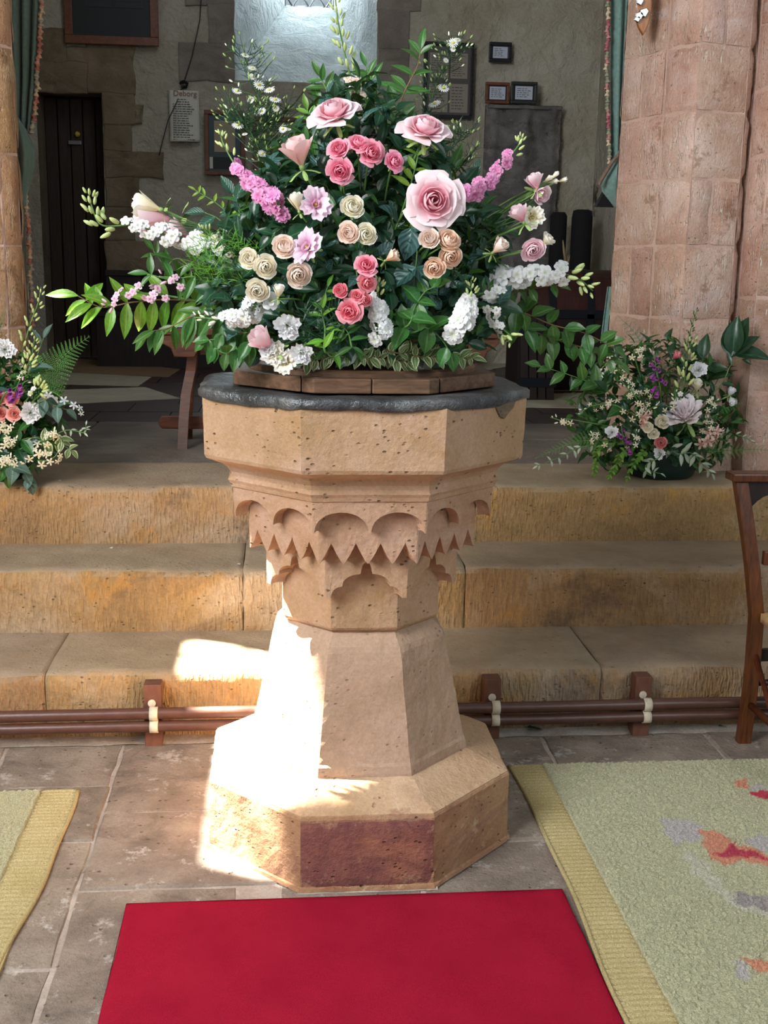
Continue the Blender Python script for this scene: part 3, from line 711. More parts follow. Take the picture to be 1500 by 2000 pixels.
# font cover
cv = thing('font_cover', 'octagonal dark oak cover lying on the lead rim beneath the flowers', 'cover', (FX, FY, 1.213))
ax_ = .322; nb = 4
def clip_oct(xa, xb, a):
    pts = [Vector((a*math.cos(PI/8+i*PI/4)/math.cos(PI/8), a*math.sin(PI/8+i*PI/4)/math.cos(PI/8))) for i in range(8)]
    for sgn, lim in ((1, xa), (-1, -xb)):
        out = []
        for i in range(len(pts)):
            p, q_ = pts[i], pts[(i+1) % len(pts)]; dp, dq = sgn*p.x-lim, sgn*q_.x-lim
            if dp >= 0: out.append(p)
            if dp*dq < 0: out.append(p.lerp(q_, dp/(dp-dq)))
        pts = out
    return pts
for i in range(nb):
    xa, xb = -ax_+2*ax_*i/nb, -ax_+2*ax_*(i+1)/nb
    q = clip_oct(xa+.001, xb-.001, ax_)
    mb = MB(); mb.prism([(FX+p.x, FY+p.y, 1.213) for p in q], (0, 0, .034)); mb.build('plank', m_oak, cv, bevel=.003)
mb = MB(); mb.lathe([(.29, 1.246), (.29, 1.256), (.283, 1.262), (.05, 1.264)], (FX, FY, 0), 48); mb.build('raised_disc', m_oak, cv, smooth=False)
# shallow tray + foam that hold the stems
tr = thing('flower_foam_tray', 'low dark tray of wet foam hidden under the big bouquet', 'tray', (FX, FY, 1.264))
mb = MB(); mb.lathe([(.12, 1.264), (.15, 1.285), (.152, 1.29), (.146, 1.288), (.118, 1.27)], (FX, FY, 0), 32); mb.build('tray', m_pot, tr, smooth=True)
mb = MB(); mb.lathe([(.10, 1.27), (.115, 1.31), (.10, 1.40), (.04, 1.43), (.001, 1.432)], (FX, FY, 0), 20); mb.build('foam_block', m_floret, tr, smooth=True)
# ------------------------------------------------------------------ pipes and brackets
for zz, rr_, lab in ((.122, .0185, 'upper brown heating pipe running along the foot of the steps'), (.080, .0175, 'lower brown heating pipe running just above the floor')):
    mb = MB(); mb.tube([(-1.9+.21*i, 3.385+.0015*math.sin(i*1.3), zz+.0015*math.sin(i*.9)) for i in range(20)], rr_, 14)
    tag(mb.build('heating_pipe', m_pipe, smooth=True), lab, 'pipe', 'heating pipes under the steps')
for x0, lab in ((-.395, 'wooden pipe bracket with white clips left of the font'), (.687, 'wooden pipe bracket with white clips just right of the font'), (1.186, 'wooden pipe bracket with white clips next to the chair')):
    o = thing('pipe_bracket', lab, 'bracket', (x0, 3.44, 0), 'pipe brackets')
    mb = MB(); mb.box((x0-.027, 3.41, .0), (x0+.027, 3.464, .207)); blk = mb.build('block', m_brownblock, o, bevel=.002)
    for zz, rr_ in ((.122, .0185), (.080, .0175)):
        mb = MB()
        mb.grid(lambda u, v: (x0+.006+(-.013+.026*u), 3.385-math.cos(-PI*.62+PI*1.24*v)*(rr_+.0035), zz+math.sin(-PI*.62+PI*1.24*v)*(rr_+.0035)), 2, 12)
        c_ = mb.build('clip', m_clip, blk, smooth=True); sm = c_.modifiers.new('s', 'SOLIDIFY'); sm.thickness = .003
    mb = MB(); mb.lathe([(.0125, 0), (.0125, .003), (.001, .004)], n=16); mb.v = [(x0-.002+x, 3.409-z, .147+y) for x, y, z in mb.v]; mb.build('clip_tab', m_clip, blk)
# ------------------------------------------------------------------ rugs and carpet
def rug(lab, x0, x1, y0, y1, band_side, motifs, edge_fn):
    o = thing('rug', lab, 'rug', ((x0+x1)/2, (y0+y1)/2, .003), 'green patterned rugs')
    bw = .092
    if band_side < 0: bx0, bx1, px0, px1 = x0, x0+bw, x0+bw, x1
    else: bx0, bx1, px0, px1 = x1-bw, x1, x0, x1-bw
    mb = MB(); nr = 720
    def bf(u, v):
        y = y0+(y1-y0)*v; e = edge_fn(y); xa = bx0+(e if band_side < 0 else 0); xb = bx1+(e if band_side > 0 else 0)
        return (xa+(xb-xa)*u, y, .010+.0035*math.sin(y*2*PI/.0185)*min(1, 8*min(u, 1-u)))
    mb.grid(bf, 8, nr); mb.build('woven_band', m_band, o, smooth=True)
    mb = MB()
    ex = (lambda y: bx0+edge_fn(y)-.002) if band_side < 0 else (lambda y: bx1+edge_fn(y)+.002)
    mb.tube([(ex(y0+(y1-y0)*i/60), y0+(y1-y0)*i/60, .007) for i in range(61)], .006, 8); mb.build('binding', m_band, o, smooth=True)
    st_ = .0065; nx_, ny_ = int((px1-px0)/st_), int((y1-y0)/st_); mb = MB()
    def pfn(u, v):
        e = 1 if (.0 < u < 1 and 0 < v < 1) else 0
        return (px0+(px1-px0)*u+R(-.002, .002)*e, y0+(y1-y0)*v+R(-.002, .002)*e, .011+(R(0, .007) if e else -.009))
    mb.grid(pfn, nx_, ny_); po = mb.build('pile', m_pile, o, smooth=False)
    me = po.data; ca = me.color_attributes.new('Col', 'FLOAT_COLOR', 'POINT'); V = np.array(mb.v)+np.array(o.location)
    base = np.tile(np.array(rgb('#bcba94')), (len(V), 1))
    jj = np.array([nz(p, 1.6) for p in V[::1]]); base[:, :3] *= (1+.12*jj)[:, None]
    mot = [(np.array([list(atz(x, y, .015))[:2] for x, y in poly]), np.array(rgb(cc))) for poly, cc in motifs]
    for poly, cc in mot:
        xw = V[:, 0]+.006*np.sin(V[:, 1]*90); yw_ = V[:, 1]+.006*np.sin(V[:, 0]*110); ins = np.zeros(len(V), bool)
        for i in range(len(poly)):
            a, b = poly[i], poly[(i+1) % len(poly)]
            with np.errstate(divide='ignore', invalid='ignore'):
                ins ^= ((a[1] > yw_) != (b[1] > yw_)) & (xw < (b[0]-a[0])*(yw_-a[1])/(b[1]-a[1])+a[0])
        base[ins] = cc
    ca.data.foreach_set('color', base.astype(np.float32).ravel())
    mb = MB(); mb.box((x0+.012, y0, .001), (x1-.012, y1-.004, .009)); mb.build('backing', m_band, o)
    return o
GRY, ORG, RED, GR2 = '#b9b3ae', '#d08a68', '#b81f3c', '#9d948f'
rug('large pale green rug with grey, orange and red motif right of the font', .712, 2.05, 1.25, 3.195, -1, [
    ([(1290, 1600), (1330, 1598), (1370, 1612), (1368, 1640), (1320, 1648), (1300, 1630)], GRY),
    ([(1330, 1655), (1375, 1680), (1420, 1740), (1455, 1770), (1500, 1765), (1560, 1790), (1500, 1790), (1440, 1775), (1400, 1745), (1350, 1700)], '#c2bfa8'),
    ([(1430, 1745), (1470, 1745), (1520, 1760), (1540, 1785), (1480, 1775), (1440, 1765)], GR2),
    ([(1368, 1620), (1395, 1622), (1440, 1648), (1480, 1660), (1530, 1680), (1540, 1710), (1490, 1690), (1450, 1680), (1410, 1690), (1380, 1665)], ORG),
    ([(1390, 1668), (1425, 1655), (1440, 1640), (1436, 1656), (1480, 1665), (1560, 1700), (1470, 1672), (1420, 1674)], RED),
    ([(1450, 1638), (1480, 1630), (1520, 1640), (1520, 1668), (1480, 1658)], GRY),
    ([(1436, 1524), (1452, 1518), (1462, 1528), (1458, 1542), (1440, 1540)], ORG),
    ([(1458, 1535), (1490, 1532), (1500, 1542), (1462, 1543)], GRY),
    ([(1460, 1547), (1500, 1544), (1560, 1556), (1540, 1572), (1490, 1560)], RED),
    ([(1448, 1872), (1470, 1870), (1520, 1890), (1540, 1905), (1490, 1895), (1460, 1885)], ORG),
    ([(1432, 1875), (1450, 1880), (1470, 1905), (1465, 1916), (1445, 1908), (1436, 1892)], GRY)],
    lambda y: .007*math.sin((y-2.3)*4.2)+.003*math.sin(y*11))
rug('pale green rug corner with ribbed edge at the lower left', -1.9, -.585, 1.25, 3.1, 1, [], lambda y: .010*math.sin(y*5)+.004*math.sin(y*13)-(.03*max(0, 2.6-y)))
rc = thing('red_carpet', 'plain crimson carpet piece lying in front of the font', 'carpet', (.18, 1.9, .003))
mb = MB(); cx0, cx1, cy0, cy1 = -.362, .694, 1.2, 2.487
def cf(u, v):
    x = cx0+(cx1-cx0)*u; y = cy0+(cy1-cy0)*v; e = min(u, 1-u, v, 1-v)
    rim = min(1, e*60)
    return (x+(.004*nz((y*5, 0, 0), 1) if u in (0, 1) else 0), y+(.004*nz((x*5, 3, 0), 1) if v in (0, 1) else 0), .013+.0016*nz((x, y, 0), 6)-.006*(1-rim)**2)
mb.grid(cf, 90, 110); mb.build('pile', m_red, rc, smooth=True)
mb = MB(); n = 40
loop = [(cx0+(cx1-cx0)*i/n, cy0) for i in range(n)]+[(cx1, cy0+(cy1-cy0)*i/n) for i in range(n)]+[(cx1-(cx1-cx0)*i/n, cy1) for i in range(n)]+[(cx0, cy1-(cy1-cy0)*i/n) for i in range(n)]
mb.add([(x, y, .003) for x, y in loop]+[(x, y, .009) for x, y in loop], [(i, (i+1) % (4*n), 4*n+(i+1) % (4*n), 4*n+i) for i in range(4*n)]); mb.build('cut_edge', m_redside, rc)
# ------------------------------------------------------------------ bench behind
bn = thing('wooden_bench', 'long polished wooden bench standing behind the font on the upper floor', 'bench', (.23, 5.35, Z3))
bt = 1.215; mb = MB(); mb.box((-.53, 5.18, bt-.03), (1.0, 5.52, bt)); mb.build('seat', m_bench, bn, bevel=.004)
mb = MB(); mb.box((-.36, 5.33, bt-.13), (.86, 5.36, bt-.03)); mb.build('apron', m_bench, bn, bevel=.003)
for sx, s in ((-.42, 1), (.90, -1)):
    mb = MB(); pr = [(.0, 0), (.17, 0), (.17, -.02), (.15, -.03), (.12, -.045), (.10, -.075), (.08, -.09), (.045, -.1), (-.045, -.1), (-.08, -.09), (-.10, -.075), (-.12, -.045), (-.15, -.03), (-.17, -.02), (-.17, 0)]
    # bracket visible from the front: scrolled outline in x
    q = [(-.115, 0), (.085, 0), (.085, -.035), (.07, -.05), (.045, -.1), (-.045, -.1), (-.06, -.06), (-.09, -.045), (-.115, -.02)]
    mb.prism([(sx+s*x, 5.2, bt-.03+z) for x, z in q], (0, .3, 0)); mb.build('scrolled_bracket', m_bench, bn, bevel=.004)
    for k in (0, 1):
        mb = MB(); y_t, y_b = (5.30, 5.19) if k == 0 else (5.38, 5.5)
        pts = [(sx+s*.03, y_t, bt-.12), (sx+s*.02, y_t, bt-.2), (sx-s*.0, (y_t*2+y_b)/3, bt-.3), (sx-s*.01, (y_t+y_b*2)/3, bt-.42), (sx-s*.015, y_b, Z3)]
        for i in range(4):
            a, b = Vector(pts[i]), Vector(pts[i+1]); mb.add([a+Vector((dx, dy, 0)) for dx, dy in ((-.022, -.018), (.022, -.018), (.022, .018), (-.022, .018))]+[b+Vector((dx, dy, 0)) for dx, dy in ((-.022, -.018), (.022, -.018), (.022, .018), (-.022, .018))], [(0, 1, 5, 4), (1, 2, 6, 5), (2, 3, 7, 6), (3, 0, 4, 7), (0, 3, 2, 1), (4, 5, 6, 7)])
        mb.build('leg', m_bench, bn)
mb = MB(); q = [(-.54, .04), (-.555, .06), (-.555, .08), (-.54, .10), (1.02, .10), (1.035, .07), (1.02, .04)]
mb.prism([(x, 5.33, Z3+.03+z) for x, z in q], (0, .03, 0)); mb.build('stretcher', m_bench, bn, bevel=.003)
mb = MB()
mb.grid(lambda u, v: (-.475+.5*u, 5.19+.3*v, bt+.002+.085*(1-abs(2*u-1)**8)*(1-abs(2*v-1)**8)+.004*nz((u*5, v*5, 0), 1)), 24, 16)
cu = mb.build('cushion', m_cushion, smooth=True); tag(cu, 'pale blue grey cushion lying on the left end of the bench', 'cushion')
# ------------------------------------------------------------------ church chair at right
chr_ = thing('church_chair', 'dark varnished church chair with rush seat cut off by the right edge', 'chair', (1.7, 3.15, 0))
def bar(pts, wx, wy, nm, mat=m_chair, par=None):
    mb = MB(); vs = []
    for p in pts: vs += [(p[0]+dx*wx/2, p[1]+dy*wy/2, p[2]) for dx, dy in ((-1, -1), (1, -1), (1, 1), (-1, 1))]
    fs = [(4*k+i, 4*k+(i+1) % 4, 4*k+4+(i+1) % 4, 4*k+4+i) for k in range(len(pts)-1) for i in range(4)]+[(3, 2, 1, 0), tuple(range(4*len(pts)-4, 4*len(pts)))]
    mb.add(vs, fs); return mb.build(nm, mat, par or chr_, bevel=.004)
for sx in (1.512, 1.90):
    bar([(sx-.004, 3.345, 0), (sx-.002, 3.335, .12), (sx, 3.33, .24), (sx-.004, 3.33, .44), (sx-.03, 3.335, .6), (sx-.05, 3.35, .72), (sx-.075, 3.375, .865)] if sx < 1.7 else
        [(sx, 3.345, 0), (sx, 3.33, .44), (sx+.05, 3.35, .72), (sx+.075, 3.375, .865)], .042, .036, 'leg')
    bar([(sx, 2.95, .019), (sx, 2.95, .43)], .036, .036, 'leg')
    mb = MB(); mb.tube([(sx, 3.33, .14), (sx, 2.95, .14)], .011, 8); mb.build('side_stretcher', m_chair, chr_, smooth=True)
    bar([(sx, 3.32, .29), (sx, 2.96, .29)], .02, .03, 'side_rail') if False else None
mb = MB(); mb.tube([(1.512, 3.33, .32), (1.512, 3.15, .16), (1.512, 2.95, .30)], .009, 8); mb.build('brace', m_chair, chr_, smooth=True)
mb = MB(); mb.box((1.40, 3.34, .866), (2.01, 3.41, .892)); mb.build('top_rail', m_chair, chr_, bevel=.005)
mb = MB(); q = [(1.455, .868), (1.96, .868), (1.96, .80), (1.93, .79)]+[(1.71+.22*math.cos(t), .79+.055*math.sin(t)) for t in np.linspace(.2, PI-.2, 12)]+[(1.475, .78), (1.465, .75)]
mb.prism([(x, 3.365, z) for x, z in q], (0, .016, 0)); mb.build('arched_panel', m_dark, chr_)
mb = MB(); mb.box((1.52, 3.335, .60), (1.90, 3.355, .645)); mb.build('back_rail', m_chair, chr_, bevel=.003)
mb = MB(); mb.box((1.53, 3.325, .285), (1.89, 3.345, .325)); mb.build('back_rail', m_dark, chr_, bevel=.003)
mb = MB(); mb.tube([(1.53, 3.335, .21), (1.89, 3.335, .21)], .011, 8); mb.build('back_stretcher', m_dark, chr_, smooth=True)
so = mb = MB(); mb.grid(lambda u, v: (1.515+.38*u, 2.94+.38*v, .452-.012*math.sin(PI*u)*math.sin(PI*v)+.002*math.sin(v*160)), 12, 40); s_ = mb.build('seat', m_rush, chr_, smooth=True); sm = s_.modifiers.new('s', 'SOLIDIFY'); sm.thickness = .03
pb_ = MB(); pb_.box((1.57, 3.02, .468), (1.75, 3.25, .471)); tag(pb_.build('paper_sheet', m_paper), 'white paper sheet lying on the rush seat of the chair', 'paper')
# ------------------------------------------------------------------ curtains
def curtain(nm, lab, rows, Y, mat, folds, trimpts, tas, flap=None, depth=.03, hemmat=None, sheetlab=None):
    o = thing(nm, lab, 'curtain', tuple(at(rows[-1][1], rows[-1][0], Y)))
    def interp(py):
        for i in range(len(rows)-1):
            if rows[i][0] <= py <= rows[i+1][0]:
                t = (py-rows[i][0])/(rows[i+1][0]-rows[i][0]); return rows[i][1]*(1-t)+rows[i+1][1]*t, rows[i][2]*(1-t)+rows[i+1][2]*t
        return rows[-1][1], rows[-1][2]
    mb = MB(); p0, p1 = rows[0][0], rows[-1][0]
    def fn(u, v):
        py = p0+(p1-p0)*v; a, b = interp(py); p = at(a+(b-a)*u, py, Y)
        return p+Vector((0, depth*math.sin(u*folds*2*PI+.6*math.sin(v*3)), 0))
    mb.grid(fn, folds*10, 30); c_ = mb.build('curtain_cloth', mat, o, smooth=True)
    sm = c_.modifiers.new('s', 'SOLIDIFY'); sm.thickness = .004
    if flap:
        rows2 = flap; mb = MB(); q0, q1 = rows2[0][0], rows2[-1][0]
        def it2(py):
            for i in range(len(rows2)-1):
                if rows2[i][0] <= py <= rows2[i+1][0]:
                    t = (py-rows2[i][0])/(rows2[i+1][0]-rows2[i][0]); return rows2[i][1]*(1-t)+rows2[i+1][1]*t, rows2[i][2]*(1-t)+rows2[i+1][2]*t
            return rows2[-1][1], rows2[-1][2]
        def f2(u, v):
            py = q0+(q1-q0)*v; a, b = it2(py); return at(a+(b-a)*u, py, Y-.07)+Vector((0, -.05*math.sin(PI*v)*(1-abs(2*u-1))+.012*math.sin(u*9), 0))
        mb.grid(f2, 10, 24); c_ = mb.build('gathered_fold', mat, o, smooth=True); sm = c_.modifiers.new('s', 'SOLIDIFY'); sm.thickness = .006
    ms = []
    for k, m_ in enumerate(tas):
        b = MB(); b.lathe([(.001, .010), (.006, .009), (.009, .004), (.0095, 0), (.007, -.004), (.004, -.0065), (.009, -.012), (.0125, -.019), (.011, -.0215), (.001, -.02)], n=8); ms.append(b.mesh('tassel', m_, True))
    k = 0
    for run in trimpts:
        (xa, ya), (xb, yb) = run; n = int(math.hypot(xb-xa, yb-ya)/11.5)
        for i in range(n):
            t = i/n; q = at(xa+(xb-xa)*t+R(-1.5, 1.5), ya+(yb-ya)*t, Y-.03)
            c_ = lk(bpy.data.objects.new('tassel', ms[(k*3+int(R(0, 2))) % len(ms)]), o); c_.location = q-o.location; c_.scale = (1.1*TS, 1.1*TS, 1.1*TS); c_.rotation_euler = (0, R(-.3, .3), R(0, 3)); k += 1
        mb = MB(); mb.tube([at(xa, ya, Y-.02), at(xb, yb, Y-.02)], .004, 5); mb.build('trim_cord', tas[1], o)
    return o
TS = 1.
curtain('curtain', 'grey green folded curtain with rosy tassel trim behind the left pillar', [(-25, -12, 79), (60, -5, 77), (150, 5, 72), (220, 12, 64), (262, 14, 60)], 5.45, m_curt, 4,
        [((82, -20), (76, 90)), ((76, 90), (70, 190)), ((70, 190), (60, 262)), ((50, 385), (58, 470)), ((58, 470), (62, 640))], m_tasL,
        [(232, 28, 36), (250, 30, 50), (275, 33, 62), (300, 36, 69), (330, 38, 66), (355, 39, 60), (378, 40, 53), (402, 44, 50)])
TS = .95
c2 = curtain('curtain', 'blue green hanging curtain with red and cream tassels left of the right pillar', [(-25, 1193, 1240), (60, 1194, 1236), (150, 1194, 1230), (240, 1194, 1224), (330, 1192, 1220)], 5.55, m_curtr, 2,
        [((1189, -20), (1185, 140)), ((1185, 140), (1187, 230)), ((1187, 230), (1192, 322))], m_tas,
        [(284, 1214, 1226), (310, 1199, 1224), (335, 1184, 1220), (352, 1172, 1216), (374, 1176, 1214), (392, 1190, 1210), (404, 1199, 1208)], .02)
mb = MB(); mb.prism([at(1182, 372, 5.50), at(1165, 403, 5.50), at(1202, 404, 5.50)], (0, .05, 0)); tag(mb.build('dark_lining', m_black, c2), 'black triangle of curtain lining')
mb = MB(); mb.grid(lambda u, v: at(1186-14*v+(22+4*v)*u, 560+110*v, 5.5)+Vector((0, .015*math.sin(u*9), 0)), 10, 8); c_ = mb.build('lower_cloth', m_curtr, c2, smooth=True); sm = c_.modifiers.new('s', 'SOLIDIFY'); sm.thickness = .004
mb = MB(); mb.tube([at(1224, 286, 5.44), at(1196, 316, 5.42), at(1174, 352, 5.42), at(1171, 360, 5.43)], .010, 6); mb.build('hem_band', m_curthem, c2)
# wooden shield with metal mounts hanging on the right pillar
shp = at(1262, 20, 4.74)
sh = thing('wall_shield', 'narrow pointed wooden plaque with metal pieces hung on the right pillar', 'plaque', tuple(shp))
mb = MB(); q = [(1244, 15), (1244, 40), (1249, 55), (1257, 68), (1266, 50), (1272, 25), (1274, -10), (1274, -60), (1246, -60)]
mb.prism([at(x, y, 4.76) for x, y in q], (.004, .03, 0)); mb.build('board', m_shield, sh, bevel=.004)
for (x, y, s_) in ((1250, 30, .018), (1259, 24, .02), (1251, 3, .016), (1246, 37, .014)):
    p = at(x, y, 4.745); mb = MB(); mb.prism([p+Vector((s_*math.cos(a), 0, s_*math.sin(a))) for a in (0.3, 1.2, 2.6, 3.6, 5.0)], (0, .01, 0)); mb.build('metal_mount', m_metal, sh, bevel=.003)
# ------------------------------------------------------------------ things on the back wall
def frame(lab, x0, y0, x1, y1, fw, fmat, inner, lines=0, Yo=.03, mount=None, cat='picture frame', nm='picture_frame', paper=None):
    a, b = w(x0, y1, Yo), w(x1, y0, Yo); X0, X1, Z0, Z1 = a.x, b.x, a.z, b.z; Y = WY-Yo-.03
    o = thing(nm, lab, cat, ((X0+X1)/2, Y, Z0)); f = fw
    for (p, q) in (((X0, Z0), (X1, Z0+f)), ((X0, Z1-f), (X1, Z1)), ((X0, Z0+f), (X0+f, Z1-f)), ((X1-f, Z0+f), (X1, Z1-f))):
        mb = MB(); mb.box((p[0], Y-.022, p[1]), (q[0], Y+.012, q[1])); mb.build('frame_bar', fmat, o, bevel=.004)
    mb = MB(); mb.box((X0+f*.6, Y-.004, Z0+f*.6), (X1-f*.6, Y+.006, Z1-f*.6)); mb.build('backing', inner, o)
    for (u0, v0, u1, v1, pm, nl, im) in (paper or []):
        A, B = X0+(X1-X0)*u0, X0+(X1-X0)*u1; C_, D_ = Z0+(Z1-Z0)*v0, Z0+(Z1-Z0)*v1
        mb = MB(); mb.box((A, Y-.008, C_), (B, Y-.004, D_)); pp_ = mb.build('paper', pm, o)
        if nl:
            mb = MB(); hh = (D_-C_)/(nl+1.5)
            for i in range(nl):
                z = D_-hh*(i+1.2); x = A+(B-A)*.1; e = A+(B-A)*R(.6, .9)
                while x < e:
                    wd = R(.012, .035); mb.box((x, Y-.0095, z-hh*.16), (min(x+wd, e), Y-.008, z+hh*.16)); x += wd+.008
            mb.build('text_lines', im, pp_)
    return o
frame('large dark notice board in a brown frame at the top left of the wall', 129, -90, 307, 86, .065, m_frame, m_board, cat='notice board', nm='notice_board',
      paper=[(.22, .4, .5, .9, plain('board_print', '#202227', .6), 8, m_board), (.55, .4, .85, .9, plain('board_print_right', '#1f2126', .6), 8, m_board)])
frame('reddish brown frame with teal mount and dark lower picture left of the bouquet', 401, 218, 478, 342, .035, m_frame, m_teal, paper=[(.24, .36, .76, .84, m_mirror, 0, None), (.2, .1, .8, .28, m_board, 0, None), (.12, .1, .2, .28, m_paper, 0, None)])
frame('brown framed certificate with old print mostly hidden behind the flowers', 495, 232, 612, 356, .035, m_frame, m_mount, paper=[(.2, .2, .8, .8, m_mirror, 7, m_ink)])
frame('brown wooden frame hidden behind the middle of the bouquet', 618, 232, 770, 352, .035, m_frame, m_mount, paper=[(.2, .2, .8, .8, m_mirror, 7, m_ink)])
frame('large black framed list of typed sheets right of the window', 824, 86, 925, 231, .028, m_framed, plain('dark_mount', '#4c4a48', .5), paper=[
    (.12, .53, .5, .86, m_mount, 9, m_ink), (.54, .53, .88, .86, m_mount, 10, m_ink), (.12, .08, .5, .46, m_mount, 9, m_ink), (.54, .08, .9, .46, m_mount, 8, m_ink)])
frame('small black framed card alone above the two cards', 953, 85, 998, 123, .028, m_framed, m_board, paper=[(.17, .22, .83, .78, m_paperb, 5, m_ink)])
frame('small brown framed card standing on the left of the grey monument', 946, 163, 994, 203, .024, m_frame, m_board, Yo=.10, paper=[(.17, .2, .83, .8, m_paperb, 5, m_ink)])
frame('small dark green framed card standing beside the brown one on the monument', 995, 162, 1048, 203.5, .024, plain('green_black_frame', '#2b312e', .4), m_board, Yo=.10, paper=[(.17, .2, .83, .8, m_paperb, 5, m_ink)])
# hanging notice
a, b = w(331, 276, .04), w(388, 178, .04)
hn = thing('paper_notice', 'curling printed paper notice with faded red heading hung on a string', 'notice', (a.x, WY-.04, a.z))
mb = MB(); mb.grid(lambda u, v: (a.x+(b.x-a.x)*(u+.03*(1-v)), WY-.045-.018*math.sin(PI*u)-.02*max(0, .12-v)*8*(1-u), a.z+(b.z-a.z)*v), 10, 14); q = mb.build('sheet', m_paper, hn, smooth=True); sm = q.modifiers.new('s', 'SOLIDIFY'); sm.thickness = .003
mb = MB()
for i in range(20):
    z = b.z-.035-(i+2)*.0185; x = a.x+.035; e = b.x-.03-(R(.0, .06))
    if i < 2: x += .04; e -= .03
    while x < e: wd = R(.01, .035); mb.box((x, WY-.0675, z-.003), (min(e, x+wd), WY-.0665, z+.003)); x += wd+.006
mb.build('print_lines', m_ink, q)
tx = bpy.data.curves.new('heading', 'FONT'); tx.body = 'Deborg'; tx.size = .062; tx.extrude = .0006
_t = bpy.data.objects.new('h', tx); COL.objects.link(_t); bpy.context.view_layer.update(); _me = bpy.data.meshes.new_from_object(_t.evaluated_get(bpy.context.evaluated_depsgraph_get())); bpy.data.objects.remove(_t)
_me.materials.clear(); to = lk(bpy.data.objects.new('heading', _me), q); to.data.materials.append(m_inkred); to.rotation_euler = (PI/2, 0, 0); to.location = Vector((a.x+.04, WY-.067, b.z-.045))-hn.location; to['label'] = 'faded red heading'
mb = MB(); p = w(359, 163, .03); mb.tube([p+Vector((-.03, 0, .0)), p+Vector((.0, -.02, .012)), p+Vector((.03, 0, 0)), p+Vector((.02, 0, -.025)), p+Vector((-.02, 0, -.03))], .012, 6); mb.build('black_clip', m_black, hn)
mb = MB(); mb.tube([w(394, -20, .03), w(390, 40, .04), w(375, 110, .035), w(360, 158, .04), w(345, 200, .06), w(328, 235, .06), w(315, 285, .035), w(311, 303, .03)], .0045, 5)
tag(mb.build('wall_cable', m_wire, smooth=True), 'thin black cable trailing down the plaster past the paper notice', 'cable')
# carved monument
mo = thing('stone_monument', 'battered dark grey carved stone monument fixed to the wall at the right', 'monument', (w(1018, 420).x, WY-.09, w(1018, 420).z))
A, B = w(938, 560, .1), w(1098, 208, .1)
mb = MB()
def mf(u, v):
    x = A.x+(B.x-A.x)*u-.03*(1-v); z = A.z+(B.z-A.z)*v
    d = .05*nz((x, 0, z), 5)+.03*nz((x, 2, z), 12)
    fg = math.exp(-((u-.52)/.12)**2)*(.5+.5*math.sin(min(1, max(0, v-.3)*1.6)*PI))*.07+math.exp(-((u-.12)/.05)**2)*.02+math.exp(-((u-.9)/.05)**2)*.02
    head = .05*math.exp(-((u-.52)**2/.006+(v-.87)**2/.006))
    gr = -.03*math.exp(-((v-.78+.03*math.sin(u*7))/.012)**2)-.03*math.exp(-((v-.47)/.015)**2)
    rim = 0 if 0 < u < 1 and 0 < v < 1 else -.0
    return (x, WY-.10-d*.8-fg-head-gr*.8, z)
mb.grid(mf, 40, 70)
mb.box((A.x-.0, WY-.08, A.z), (B.x-.02, WY-.035, B.z)); mb.build('carved_panel', m_monu, mo, smooth=True)
mb = MB(); mb.box((A.x+.01, WY-.14, B.z-.035), (B.x, WY-.035, B.z-.004)); mb.build('top_ledge', m_monu, mo, bevel=.01)
# chest, boards, spade and dark stove pipe in the shadow at right
cb = at(1100, 700, 8.)
cs_ = thing('iron_bound_chest', 'big dark domed chest with iron straps in the shadow at the right', 'chest', (2.1, 8.1, Z3))
X0, X1 = 1.78, 2.52; mb = MB(); mb.box((X0, 7.8, Z3), (X1, 8.4, 1.2)); mb.build('body', m_dark, cs_, bevel=.01)
mb = MB(); mb.grid(lambda u, v: (X0+(X1-X0)*u, 8.1-.31*math.cos(PI*v), 1.2+.30*math.sin(PI*v)), 2, 16); N_ = len(mb.v)
mb.add([(X0, 8.1-.31*math.cos(PI*v/12), 1.2+.30*math.sin(PI*v/12)) for v in range(13)], [tuple(range(13))]); mb.add([(X1, 8.1-.31*math.cos(PI*v/12), 1.2+.30*math.sin(PI*v/12)) for v in range(13)], [tuple(range(13))[::-1]])
mb.build('domed_lid', wood('chest_red_wood', '#2c1512', '#43231b', (10, 2, 2), .5), cs_)
for xx in (X0+.1, (X0+X1)/2, X1-.1):
    mb = MB(); mb.grid(lambda u, v: (xx-.025+.05*u, 8.1-.318*math.cos(PI*v), 1.2+.308*math.sin(PI*v)), 1, 14); mb.box((xx-.025, 7.785, Z3+.02), (xx+.025, 7.8, 1.2)); mb.build('iron_strap', m_iron, cs_)
mb = MB(); mb.box((X0-.005, 7.785, 1.17), (X1+.005, 7.8, 1.23)); mb.build('iron_band', m_iron, cs_)
pbx = thing('strapped_box', 'small blue black strapped wooden box leaning in front of the chest', 'box', (1.8, 7.4, Z3))
c0 = at(1012, 700, 7.3); c1 = at(1082, 622, 7.3)
for i in range(4):
    xa = c0.x+(c1.x-c0.x)*i/4; xb = c0.x+(c1.x-c0.x)*(i+1)/4
    mb = MB(); mb.prism([(xa+.004, 7.3-.12, Z3+.0), (xb-.004, 7.3-.12, Z3+.0), (xb-.004, 7.3, c1.z), (xa+.004, 7.3, c1.z)], (0, .03, 0)); mb.build('board', m_dark, pbx)
for t in (.22, .85):
    z = Z3+(c1.z-Z3)*t; y = 7.18+.12*t; mb = MB(); mb.box((c0.x-.01, y-.012, z-.03), (c1.x+.01, y+.004, z+.03)); mb.build('iron_strap', m_iron, pbx)
mb = MB(); mb.box((c0.x, 7.32, Z3), (c1.x, 7.7, c1.z-.02)); mb.build('box_body', m_dark, pbx)
p = at(1140, 520, 9.0); q = at(1146, 405, 9.0)
